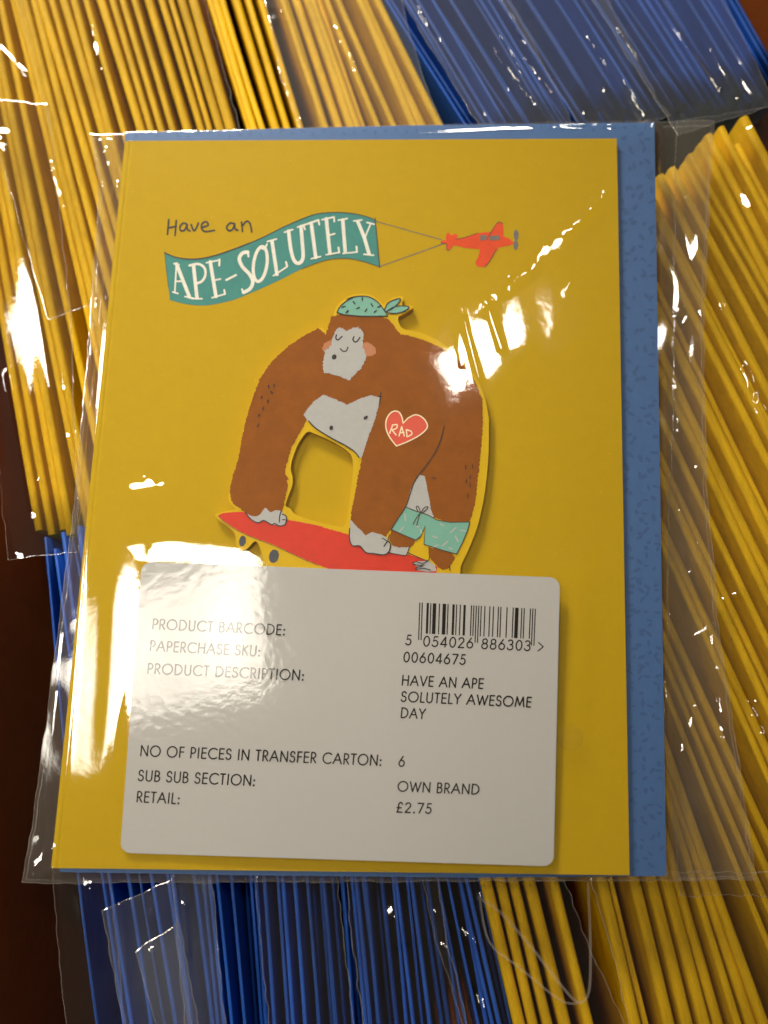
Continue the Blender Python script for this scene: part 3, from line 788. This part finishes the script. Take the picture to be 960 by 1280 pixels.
# pen lines over the fur, hands and feet
def dash(c, a, l):
    dx, dy = l * math.cos(a), l * math.sin(a)
    return [(c[0] - dx, c[1] - dy), (c[0] + dx, c[1] + dy)]
pen = [(spline(C5((604, 30), (650, 76), (740, 132), (830, 180), (880, 215), (906, 248))), 1.5), (spline(C4((222, 670), (216, 710), (212, 746))), 1.2), (C4((205, 696), (228, 700)), 0.9),
       (spline(C6((600, 60), (580, 140), (545, 220), (490, 300), (430, 380), (402, 450), (370, 545), (322, 618), (284, 680))), 1.1),
       (spline(C5((225, 580), (258, 620), (300, 640), (335, 627), (382, 652), (400, 645), (430, 660), (464, 648), (469, 602), (446, 590))), 1.4), (spline(C5((440, 568), (430, 600), (428, 636))), 1.4), (spline(C5((446, 622), (462, 622))), 1.1),
       (spline(C6((34, 675), (33, 735), (50, 778), (95, 780), (130, 818), (175, 825), (240, 832), (270, 812), (278, 770), (262, 752), (240, 782))), 1.5), (spline(C6((255, 748), (240, 738), (228, 732))), 1.2), (C6((274, 712), (262, 748)), 1.1),
       (spline(C6((268, 820), (320, 830), (372, 835), (392, 784))), 1.2), (spline(C6((380, 818), (440, 845), (502, 868), (512, 845))), 1.1),
       (spline(C6((500, 872), (470, 884), (432, 874), (412, 886), (450, 896), (480, 892))), 1.2), (spline(C6((470, 900), (440, 908), (430, 920), (480, 915), (520, 925))), 1.2), (C6((632, 895), (636, 925)), 1.1),
       (ellipse(C3((768, 985))[0], 1.2, 1.7, 0.3, 10), 2.2), (dash(C4((130, 825))[0], -0.6, 1.4), 3.4)]
for x, y, a in ((350, 710, 1.5), (388, 702, 1.3), (370, 748, 0.5), (303, 782, -1.0), (345, 808, -1.3), (314, 856, -1.2), (286, 902, -0.9), (280, 968, -1.2)):
    pen.append((dash(C3((x, y))[0], a, 1.5), 1.5))
for x, y, a in ((730, 306, 1.6), (770, 302, 1.5), (757, 366, -1.5), (733, 392, -1.4), (757, 415, 1.5), (743, 478, 1.6), (540, 372, 0.1)):
    pen.append((dash(C6((x, y))[0], a, 2.2), 1.1))
ink('pen_lines', pen, 1.2, A(5.6), M['ink'], ape, card)

# ================================================================== cellophane
class Noise:
    def __init__(self, seed, n=64):
        self.n = n; self.g = np.random.RandomState(seed).rand(n, n) * 2 - 1
    def __call__(self, x, y):
        n = self.n
        xi = np.floor(x).astype(int); yi = np.floor(y).astype(int)
        fx = x - xi; fy = y - yi
        fx = fx ** 3 * (fx * (fx * 6 - 15) + 10); fy = fy ** 3 * (fy * (fy * 6 - 15) + 10)
        g = self.g
        a = g[xi % n, yi % n]; b = g[(xi + 1) % n, yi % n]; c = g[xi % n, (yi + 1) % n]; d = g[(xi + 1) % n, (yi + 1) % n]
        return (a * (1 - fx) + b * fx) * (1 - fy) + (c * (1 - fx) + d * fx) * fy

def sstep(x, a, b):
    t = np.clip((x - a) / (b - a), 0, 1)
    return t * t * (3 - 2 * t)

def seg_dist(U, V, poly):
    d = np.full(U.shape, 1e9)
    for (x0, y0), (x1, y1) in zip(poly[:-1], poly[1:]):
        L2 = (x1 - x0) ** 2 + (y1 - y0) ** 2
        t = np.clip(((U - x0) * (x1 - x0) + (V - y0) * (y1 - y0)) / L2, 0, 1)
        d = np.minimum(d, np.hypot(U - x0 - t * (x1 - x0), V - y0 - t * (y1 - y0)))
    return d

def poly_outside(U, V, pts):
    """distance outside a convex polygon, 0 inside"""
    s = np.full(U.shape, -1e9)
    n = len(pts)
    for i in range(n):
        (x0, y0), (x1, y1) = pts[i], pts[(i + 1) % n]
        l = math.hypot(x1 - x0, y1 - y0)
        s = np.maximum(s, ((U - x0) * (y1 - y0) - (V - y0) * (x1 - x0)) / l)
    return s

def grid_film(name, left, right, nu, nv, h0, dz, material, parent, root, wob=0.0, seed=0, seam=True):
    """film sheet between two side polylines of photo points, each sampled from top to bottom, lifted by dz(U, V) metres"""
    def along(poly, t):
        L = [0]
        for a, b in zip(poly[:-1], poly[1:]): L.append(L[-1] + math.dist(a, b))
        L = np.array(L) / L[-1]
        return np.interp(t, L, [p[0] for p in poly]), np.interp(t, L, [p[1] for p in poly])
    t = np.linspace(0, 1, nv)
    lx, ly = along(left, t); rx, ry = along(right, t)
    s = np.linspace(0, 1, nu)[None, :]
    U = lx[:, None] * (1 - s) + rx[:, None] * s
    V = ly[:, None] * (1 - s) + ry[:, None] * s
    if wob:
        nz = Noise(seed + 900)
        es = np.minimum(np.minimum(s, 1 - s) * nu, np.minimum(t, 1 - t)[:, None] * nv)
        k = np.exp(-es / 6.0) * wob
        U = U + k * nz(U / 14, V / 14); V = V + k * nz(U / 14 + 30, V / 14 + 30)
    dx = (U - 480) / F; dy = -(V - 640) / F
    D = np.stack([RN[0, 0] * dx + RN[0, 1] * dy - RN[0, 2], RN[1, 0] * dx + RN[1, 1] * dy - RN[1, 2], RN[2, 0] * dx + RN[2, 1] * dy - RN[2, 2]], -1)
    T = (ZC + h0 - CAM.z) / D[..., 2]
    X = np.array(CAM) + D * T[..., None]
    X[..., 2] += dz(U, V)
    verts = X.reshape(-1, 3)
    idx = np.arange(nu * nv).reshape(nv, nu)
    faces = np.stack([idx[:-1, :-1], idx[1:, :-1], idx[1:, 1:], idx[:-1, 1:]], -1).reshape(-1, 4).tolist()
    o = mesh_obj(name, verts, faces, material, parent, root, smooth=True)
    if seam:
        # the cut edge of the film: a narrow, duller band just above it
        rim = [(i, 0) for i in range(nv)], [(i, nu - 1) for i in range(nv)], [(0, j) for j in range(nu)], [(nv - 1, j) for j in range(nu)]
        ev, ef = [], []
        for r_, (di, dj) in zip(rim, ((0, 1), (0, -1), (1, 0), (-1, 0))):
            b = len(ev)
            for i, j in r_:
                p = X[i, j]; q = X[i + di, j + dj] if True else p
                dirn = q - p; dirn = dirn / (np.linalg.norm(dirn) + 1e-12)
                wv = 0.00016 * (0.6 + 0.8 * random.random())
                ev.append(p + np.array((0, 0, 3e-5))); ev.append(p + dirn * wv + np.array((0, 0, 6e-5)))
            for k in range(len(r_) - 1):
                ef.append((b + 2 * k, b + 2 * k + 1, b + 2 * k + 3, b + 2 * k + 2))
        mesh_obj('edge_seam', np.array(ev), ef, M['seam'], parent or o, root, smooth=False)
    return o

def glint(U, V, u, v, a, b, ang, gain=1.0):
    """a small crease in the film, tilted the way that throws a lamp's light to the viewer"""
    X = P(u, v, -0.005)
    best = None
    for l in LAMPS:
        h = ((CAM - X).normalized() + (l.location - X).normalized()).normalized()
        g = (-h.x / h.z, -h.y / h.z)
        if best is None or math.hypot(*g) < math.hypot(*best): best = g
    mpp = 0.00019
    dx = U - u; dy = V - v
    ca, sa = math.cos(ang), math.sin(ang)
    p = (dx * ca + dy * sa) / a; q = (-dx * sa + dy * ca) / b
    p = p + 0.45 * nB(U / 9 + u, V / 9); q = q + 0.45 * nC(U / 9, V / 9 + v)
    win = np.exp(-(p * p + q * q) ** 2 * 0.6)
    return gain * (best[0] * dx - best[1] * dy) * mpp * win

CARD4 = [(153, 166), (818, 153), (833, 1096), (62, 1088)]
LAB4 = [(177, 702), (700, 722), (692, 1083), (150, 1066)]
nA, nB, nC, nD = Noise(1), Noise(2), Noise(3), Noise(4)

def support(U, V):
    """the film's resting height over the card: lifted by the ape, falling away past the edges"""
    g = np.exp(-((np.abs(U - 440) / 300) ** 4 + (np.abs(V - 590) / 270) ** 4))
    h = 0.0008 + 0.0018 * g
    out = poly_outside(U, V, CARD4)
    lab = 1 - sstep(poly_outside(U, V, LAB4), 2, 48)
    h = h * (1 - lab) + lab * (0.0026 - 0.0015 * (V - 702) / 370 - 0.0009 * (1 - sstep(U, 160, 345)) * (1 - 0.5 * (V - 702) / 370) + 0.00022 * nA(U / 150 + 0.4, V / 210 + 0.2))
    return h - (h + 0.0021) * sstep(out, -3, 17)

def ridge(U, V, pts, wd_, hh):
    d = seg_dist(U, V, pts)
    return hh * np.exp(-d / wd_) if wd_ < 0 else hh / (1 + (d / wd_) ** 2)

def main_dz(U, V):
    H = support(U, V)
    lab = 1 - sstep(poly_outside(U, V, LAB4), -2, 30)
    out = sstep(poly_outside(U, V, CARD4), 0, 12)
    wav = 0.00026 * nA(U / 130, V / 160) + 0.00004 * nB(U / 50, V / 70)
    # creased patch at the upper right of the card
    c = np.exp(-(((U - 640) / 110) ** 2 + ((V - 380) / 120) ** 2))
    a = 0.55
    Ur = U * math.cos(a) + V * math.sin(a); Vr = -U * math.sin(a) + V * math.cos(a)
    wav = wav + c * (0.00009 * nC(Ur / 30, Vr / 80) + 0.00003 * nD(U / 24, V / 60))
    wav = wav - 0.8 * c * (0.00026 * nA(U / 130, V / 160))
    # long upright folds along the left
    e = np.exp(-((U - (165 - (V - 165) * 0.105) - 45) / 38) ** 2) * sstep(V, 560, 760)
    wav = wav + e * 0.00011 * nD((U + V * 0.103) / 24, V / 300)
    for pts, wd_, hh in MAIN_RIDGES:
        wav = wav + ridge(U, V, pts, wd_, hh)
    for gl_ in MAIN_GLINTS: wav = wav + glint(U, V, *gl_)
    flap = out * (0.0006 * (np.abs(nC(U / 34, V / 90)) - 0.3) + 0.00022 * np.abs(nD(U / 22 + 7, V / 60)))
    return np.where(True, H + wav * (1 - 0.93 * lab) * (1 - 0.6 * out) + flap - 0.00012 * lab, 0)

MAIN_GLINTS = [(688, 312, 7, 66, 0.8), (708, 361, 1.6, 14, 0.6), (574, 425, 5, 45, -0.12), (180, 608, 24, 8, -0.1), (870, 610, 2.6, 32, 0.05), (872, 688, 3.2, 22, 0.2), (835, 640, 2.2, 22, -0.2), (862, 800, 16, 2.4, -0.1), (899, 822, 2.4, 28, -0.3), (898, 764, 2.8, 18, 0.6), (916, 806, 2.6, 28, 0.02), (862, 388, 5, 12, 0.6), (880, 392, 3, 18, -0.5), (846, 232, 12, 4, 0.3), (888, 200, 2.5, 24, 0.05), (140, 205, 2.5, 16, 0.2), (120, 180, 12, 2, -0.4), (52, 1084, 16, 3.5, -0.35), (44, 1097, 10, 2.5, -0.3), (138, 215, 4, 14, -0.5), (850, 520, 4, 30, -0.1), (862, 920, 3, 26, 0.2), (700, 158, 50, 3, 0.02), (905, 900, 3, 24, -0.2)]
MAIN_RIDGES = [
    ([(571, 372), (585, 430), (598, 478)], 3.0, 0.00022), ([(598, 360), (612, 400), (625, 440)], 4.0, 0.00022), 
    ([(702, 370), (714, 352)], 1.2, 0.00013), ([(165, 180), (136, 420), (112, 650), (82, 1000)], 2.5, 0.00020),
    ([(190, 690), (172, 780), (150, 900), (138, 1060)], 4, 0.00022), 
    ([(500, 168), (640, 160), (816, 156)], 2.5, 0.00022),
    # left gusset: crossing creases by the top corner, then a long fold
    ([(118, 165), (134, 190)], 1.5, 0.0003), ([(112, 188), (136, 178)], 1.5, 0.0003), ([(148, 175), (138, 190), (136, 205), (145, 218)], 1.8, 0.0003), ([(115, 240), (138, 250)], 2, 0.0003),
    ([(137, 262), (122, 305), (113, 340), (110, 366)], 2.2, 0.00035), ([(110, 368), (127, 368)], 4, 0.0005), ([(104, 480), (96, 600), (84, 700)], 2.2, 0.00030), ([(72, 790), (58, 930), (44, 1060)], 2.0, 0.00030),
    ([(40, 1085), (66, 1060)], 3, 0.0004), ([(35, 1098), (62, 1088)], 2, 0.0003),
    # right flap
    ([(848, 392), (862, 378), (876, 372), (888, 400)], 2.2, 0.00035), ([(856, 405), (866, 388)], 3, 0.00035), ([(872, 510), (870, 580), (868, 645)], 2.4, 0.00034), ([(874, 655), (880, 685), (868, 712)], 3.4, 0.0004),
    ([(828, 600), (838, 655)], 2, 0.00030), ([(829, 755), (836, 780)], 2, 0.0003), ([(846, 796), (868, 796), (888, 784)], 2.6, 0.00036), ([(888, 784), (898, 760), (926, 742)], 3, 0.0004),
    ([(888, 784), (897, 815), (905, 845), (916, 852)], 2.2, 0.00036), ([(915, 772), (916, 800), (914, 835)], 3, 0.00034), ([(840, 225), (858, 234)], 4, 0.0005), ([(884, 165), (888, 290)], 2, 0.0003),
    ([(820, 158), (890, 152)], 3, 0.0004), ([(892, 300), (888, 420), (892, 600)], 1.6, 0.0003), ([(925, 1092), (940, 1070)], 2, 0.0003), ([(850, 1085), (935, 1082)], 1.6, 0.00025)]

bag = thing('cellophane_bag', 'clear cellophane bag with a white product label, wrapped round the ape card', 'bag', P(480, 640, -0.0026))
BL_ = [(112, 168), (124, 230), (112, 400), (96, 600), (74, 770), (50, 960), (28, 1104)]
BR_ = [(893, 150), (884, 300), (880, 420), (884, 600), (898, 780), (922, 940), (946, 1100)]
grid_film('front_film', BL_, BR_, 460, 500, 0.0, main_dz, M['film'], bag, bag, 1.2, 1)
grid_film('back_film', BL_, BR_, 160, 160, -0.0030, lambda U, V: 0.0004 * (nB(U / 30, V / 60)) + 0.0, M['flap'], bag, bag, 1.2, 1)

def film_z(u, v, h):
    """a point of the label on the film, as the photo shows it at u, v"""
    hh = float(support(np.array([[u]]), np.array([[v]]))[0, 0])
    g = 0.0
    x = 0.0002 * math.sin((u - 150) / 560 * math.pi) * 0
    p = P(u, v, hh + h)
    return p
sheet('clear_seal', [ellipse((713, 922), 16, 16, 0, 40)], 0.0, M['seal'], bag, bag, zf=lambda u, v, h: film_z(u, v, 0.00060))
ink('seal_rim', [ellipse((713, 922), 16, 16, 0, 40) + [ellipse((713, 922), 16, 16, 0, 40)[0]]], 0.8, 0.0, M['seal'], bag, bag, zf=lambda u, v, h: film_z(u, v, 0.00064))

# ---- product label
def rounded(pts, r, n=6):
    out = []
    N = len(pts)
    for i in range(N):
        p = Vector((*pts[i], 0)); a = (Vector((*pts[i - 1], 0)) - p).normalized(); b = (Vector((*pts[(i + 1) % N], 0)) - p).normalized()
        for k in range(n + 1):
            t = k / n
            q = (p + a * r) * (1 - t) ** 2 + p * 2 * t * (1 - t) + (p + b * r) * t ** 2
            out.append((q.x, q.y))
    return out
nl_, ml_ = 56, 40
lv, lf = [], []
inset = 14
def lab_pt(s, t):
    a, b, c, d = LAB4
    return ((a[0] * (1 - s) + b[0] * s) * (1 - t) + (d[0] * (1 - s) + c[0] * s) * t, (a[1] * (1 - s) + b[1] * s) * (1 - t) + (d[1] * (1 - s) + c[1] * s) * t)
for j in range(ml_ + 1):
    for i in range(nl_ + 1):
        s, t = i / nl_, j / ml_
        # round the corners by pulling the border rows in
        ex = 13 / 530; ey = 13 / 362
        if t < ey or t > 1 - ey:
            q = 1 - min(t, 1 - t) / ey
            pull = ex * (1 - math.sqrt(max(0, 1 - q * q)))
            s = pull + s * (1 - 2 * pull)
        u, v = lab_pt(s, t)
        p = film_z(u, v, 0.00028)
        lv.append(p)
# finer rows near the short sides give round corners
lv, lf = [], []
ts = [0, 0.002, 0.006, 0.012, 0.020, 0.029, 0.038] + list(np.linspace(0.06, 0.94, ml_)) + [0.962, 0.971, 0.98, 0.988, 0.994, 0.998, 1.0]
for t in ts:
    ex = 13 / 530; ey = 0.036
    q = max(0.0, 1 - min(t, 1 - t) / ey)
    pull = ex * (1 - math.sqrt(max(0, 1 - q * q)))
    for i in range(nl_ + 1):
        s = pull + (i / nl_) * (1 - 2 * pull)
        u, v = lab_pt(s, t)
        lv.append(film_z(u, v, 0.00028))
for j in range(len(ts) - 1):
    for i in range(nl_):
        a = j * (nl_ + 1) + i
        lf.append((a, a + nl_ + 1, a + nl_ + 2, a + 1))
label = mesh_obj('product_label', lv, lf, M['label'], bag, bag, smooth=True)
INK = 0.00031
def line(s, a, b, cap, wd_=1.75, gap=0.16):
    return ink('lettering', text_strokes(s, a, b, cap, gap), wd_, INK, M['labelink'], label, bag, zf=film_z)
def c7(x, y): return C7((x, y))[0]
def c8(x, y): return C8((x, y))[0]
line('PRODUCT BARCODE:', c7(160, 275), c7(692, 300), 12.3)
line('PAPERCHASE SKU:', c7(150, 362), c7(592, 384), 12.3)
line('PRODUCT DESCRIPTION:', c7(140, 453), c7(767, 481), 12.3)
line('NO OF PIECES IN TRANSFER CARTON:', c7(112, 783), c8(182, 822), 12.8)
line('SUB SUB SECTION:', c7(103, 882), c7(572, 903), 12.8)
line('RETAIL:', c7(97, 967), c7(270, 975), 12.8)
line('5', c8(277, 339), c8(301, 340), 12.0)
line('054026', c8(347, 344), c8(548, 352), 12.2, 1.7)
line('886303', c8(580, 354), c8(778, 363), 12.2, 1.7)
ink('lettering', [[c8(810, 330), c8(829, 347)], [c8(829, 347), c8(808, 364)]], 1.4, INK, M['labelink'], label, bag, zf=film_z)
line('00604675', c8(268, 407), c8(518, 418), 12)
line('HAVE AN APE', c8(262, 500), c8(588, 514), 12)
line('SOLUTELY AWESOME', c8(259, 565), c8(780, 588), 12)
line('DAY', c8(258, 630), c8(355, 635), 12)
line('6', c8(249, 825), c8(274, 826), 12.5)
line('OWN BRAND', c8(245, 924), c8(572, 937), 12)
line('\u00a32.75', c8(240, 1008), c8(382, 1014), 12)
# barcode
LC = ['0001101', '0011001', '0010011', '0111101', '0100011', '0110001', '0101111', '0111011', '0110111', '0001011']
RC = [''.join('1' if c == '0' else '0' for c in s) for s in LC]
GC = [s[::-1] for s in RC]
code = '5054026886303'
bits = '101' + ''.join((LC if p == 'L' else GC)[int(d)] for p, d in zip('LGGLLG', code[1:7])) + '01010' + ''.join(RC[int(d)] for d in code[7:]) + '101'
bars = []
i = 0
def bar_pt(x, y): 
    s = x / 95
    top = (333 + (800 - 333) * s, 170 + 25 * s); bot = (328 + (794 - 328) * s, 320 + 23 * s)
    return c8(top[0] + (bot[0] - top[0]) * y, top[1] + (bot[1] - top[1]) * y)
while i < 95:
    if bits[i] == '1':
        j = i
        while j < 95 and bits[j] == '1': j += 1
        guard = i < 3 or i > 91 or 44 < i < 50
        yb = 1.0 if guard else 0.82
        bars.append([bar_pt(i + 0.06, 0), bar_pt(j - 0.06, 0), bar_pt(j - 0.06, yb), bar_pt(i + 0.06, yb)])
        i = j
    else: i += 1
sheet('barcode', bars, INK, M['labelink'], label, bag, zf=film_z)

# ---- bags over the standing packs
def loose_bag(label_, left, right, nu, nv, h0, material, seed, wave=0.0012, crinkle=0.0010, stretch=(40, 90), ang=0.35, ridges=(), group=None, wob=1.5, k=0.28, glints=(), folds=()):
    n1, n2, n3 = Noise(seed), Noise(seed + 1), Noise(seed + 2)
    ca, sa = math.cos(ang), math.sin(ang)
    cx = np.mean([p[0] for p in left + right]); cy = np.mean([p[1] for p in left + right])
    def dz(U, V):
        a = U * ca - V * sa; b = U * sa + V * ca
        crinkle_ = crinkle * k
        z = wave * k * n1(a / (stretch[0] * 2.2), b / (stretch[1] * 2.2)) + crinkle_ * (np.abs(n2(a / stretch[0], b / stretch[1])) - 0.3) + crinkle_ * 0.3 * (np.abs(n3(a / (stretch[0] * .5), b / (stretch[1] * .5))) - 0.3)
        for pts, wd_, hh in ridges:
            z = z + ridge(U, V, pts, wd_ * 1.2, wd_ * 0.00013 * (hh if hh > 0.01 else 1.0))
        for gl_ in glints: z = z + glint(U, V, *gl_)
        return z
    o = grid_film('cellophane_bag', left, right, nu, nv, h0, dz, material, None, None, wob, seed)
    if folds:
        ink('fold_line', [(spline(f), w_) for f, w_ in folds], 2, h0 + 0.0009, M['fold'], o, None)
    tag(o, label_, 'bag', group)
    return o
H1 = -0.0062
loose_bag('clear bag over the yellow cards at the far left, with a broad white glare', [(-60, 120), (-20, 400), (10, 700)], [(60, 130), (90, 400), (100, 690)], 90, 260, H1, M['film'], 11,
          0.0010, 0.0007, (34, 150), 0.14, [([(40, 322), (48, 370), (57, 430), (66, 486)], 17, 0.45), ([(60, 350), (76, 470), (84, 540)], 5, 0.6), ([(14, 470), (30, 560), (40, 640)], 4, 0.6), ([(0, 600), (20, 690)], 6, 0.6), ([(95, 420), (100, 520)], 3, 0.7)], glints=[(47, 600, 4, 7, 0.2)], k=0.04)
loose_bag('clear bag over the tightly packed yellow cards at the top left', [(-60, -60), (-10, 160), (60, 400)], [(240, -60), (300, 160), (330, 300)], 200, 240, H1, M['film'], 21,
          0.0004, 0.0004, (26, 160), 0.3, [([(0, 60), (32, 92)], 2, 0.0006), ([(0, 170), (10, 180)], 6, 0.0008)], glints=[(27, 85, 2, 13, -0.6), (6, 172, 9, 6, 0), (20, 320, 10, 20, 0.2), (120, 60, 3, 20, -0.25), (70, 230, 3, 26, -0.25)], k=0.08)
loose_bag('hazy bag with a bright crinkled edge over yellow cards at the top', [(322, -30), (338, 30), (352, 100), (374, 158), (380, 220)], [(495, -30), (508, 30), (530, 100), (556, 160), (580, 220)], 120, 150, H1, M['film_milky'], 31,
          0.0006, 0.0006, (22, 110), 0.35, [([(324, 4), (338, 40), (350, 95), (374, 160)], 3, 0.0012), ([(326, 10), (350, 12)], 4, 0.0014), ([(285, 152), (352, 146)], 4, 0.0014)], glints=[(340, 20, 13, 9, 0.2), (336, 36, 5, 10, -0.3), (349, 92, 3, 18, -0.25), (366, 135, 4, 22, -0.3), (374, 158, 4, 14, -0.2), (346, 150, 9, 5, 0), (512, 125, 4, 9, 0.5), (430, 60, 3, 24, -0.4)], k=0.15)
rg = random.Random(3)
for k, (xl, xr, sd) in enumerate(((505, 640, 41), (630, 760, 51), (745, 905, 61))):
    nm = ['milky crinkled bag over blue envelopes right beside the yellow cards', 'milky bag in the middle of the blue envelopes at the top', 'milky bag with a sharp folded corner at the top right end of the blue envelopes'][k]
    loose_bag(nm, [(xl - 30, -40), (xl + 90, 150), (xl + 100, 170)], [(xr - 20, -40), (xr + 60, 120), (xr + 80, 165 - k * 20)], 130, 170, H1 + 0.0006 * k, M['film_milky'], sd,
              0.0016, 0.0017, (20, 70), 0.58, [([(xl + 20, 10), (xl + 100, 140)], 2, 0.0012), ([(xr - 60, 30), (xr - 5, 110)], 2, 0.001)], k=0.17,
              glints=[(xl + rg.uniform(10, 140) + 0.62 * y, y, rg.uniform(1.2, 2.6), rg.uniform(12, 40), -0.56 + rg.uniform(-0.1, 0.1)) for y in [rg.uniform(0, 150) for _ in range(6)]])
loose_bag('clear bag over the slanting yellow cards, with a forked white glare', [(845, 150), (840, 500), (830, 900), (850, 1120)], [(1000, 130), (1010, 500), (1010, 900), (1000, 1120)], 130, 460, H1, M['film'], 71,
          0.0008, 0.0006, (30, 90), 0.45, [([(838, 770), (865, 798), (890, 785), (905, 750), (925, 742)], 3, 0.0016), ([(890, 785), (898, 820), (912, 850)], 3, 0.0014), ([(915, 765), (915, 830), (955, 915)], 3, 0.0012), ([(905, 380), (960, 520)], 4, 0.0014), ([(850, 640), (880, 720)], 2, 0.0010)], glints=[(936, 475, 5, 24, -0.4), (950, 512, 5, 20, -0.4), (942, 888, 6, 16, -0.55), (954, 912, 6, 10, -0.5), (930, 250, 9, 16, -0.4), (936, 160, 12, 3, -0.5)], k=0.18)
BLUE_BAGS = [('thin bag over the leftmost blue envelopes beside the brown box side', [(64, 1080), (72, 1180), (84, 1300)], [(136, 1080), (146, 1180), (160, 1300)], 'film_soft', [([(112, 1110), (124, 1200)], 3, 0)]),
    ('milky bag with a folded corner across the blue envelopes below the label', [(128, 1138), (140, 1210), (156, 1300)], [(216, 1098), (226, 1190), (242, 1300)], 'film_milky', [([(150, 1130), (158, 1200), (168, 1290)], 4, 0)]),
    ('small milky bag with a slanting top edge low over the blue envelopes', [(170, 1188), (182, 1240), (202, 1300)], [(224, 1154), (236, 1220), (254, 1300)], 'film_milky', [([(190, 1190), (210, 1290)], 3, 0)]),
    ('grey crumpled bag standing between two groups of blue envelopes', [(212, 1080), (222, 1180), (234, 1300)], [(264, 1080), (272, 1180), (284, 1300)], 'film_milky', [([(218, 1095), (222, 1120), (230, 1290)], 3, 0), ([(232, 1130), (236, 1190)], 3, 0)]),
    ('thin bag over blue envelopes below the middle of the ape card', [(318, 1080), (326, 1180), (338, 1300)], [(420, 1080), (430, 1180), (446, 1300)], 'film_soft', [([(322, 1100), (336, 1290)], 2, 0)]),
    ('thin bag over the blue envelopes just left of the bottom yellow cards', [(430, 1080), (440, 1180), (456, 1300)], [(545, 1080), (560, 1180), (590, 1300)], 'film_soft', [([(495, 1145), (503, 1175)], 7, 0)])]
for k, (nm, lft, rgt, mm, rdg) in enumerate(BLUE_BAGS):
    loose_bag(nm, lft, rgt, 110, 170, H1 - 0.001 + 0.0007 * k, M[mm], 81 + 10 * k, 0.0014, 0.0012, (18, 90), 0.10, rdg)
loose_bag('clear creased bag between the blue envelopes and the yellow cards at the bottom', [(525, 1085), (545, 1180), (585, 1300)], [(700, 1085), (735, 1180), (790, 1300)], 130, 170, H1, M['film'], 221,
          0.0010, 0.0010, (24, 80), 0.3, [([(600, 1120), (655, 1180), (720, 1250), (735, 1240)], 2.5, 0.0012), ([(545, 1140), (590, 1180)], 2.5, 0.0012), ([(596, 1095), (640, 1280)], 2, 0.001)], glints=[(600, 1250, 4, 14, -0.4), (585, 1168, 14, 2.5, 0.7), (553, 1180, 8, 2.5, 0.7), (500, 1168, 8, 14, 0.1)], folds=[([(598, 1122), (625, 1140), (665, 1185), (700, 1230), (722, 1252), (736, 1240), (738, 1180), (735, 1105)], 3.4), ([(600, 1125), (612, 1178), (650, 1210), (700, 1250), (724, 1254)], 2.8)])
loose_bag('clear bag over the yellow cards under the bottom right corner of the ape card', [(735, 1090), (765, 1190), (790, 1300)], [(990, 1090), (1000, 1190), (1010, 1300)], 130, 150, H1, M['film'], 231,
          0.0006, 0.0005, (26, 90), 0.35, [([(742, 1100), (790, 1290)], 2, 0.001)])
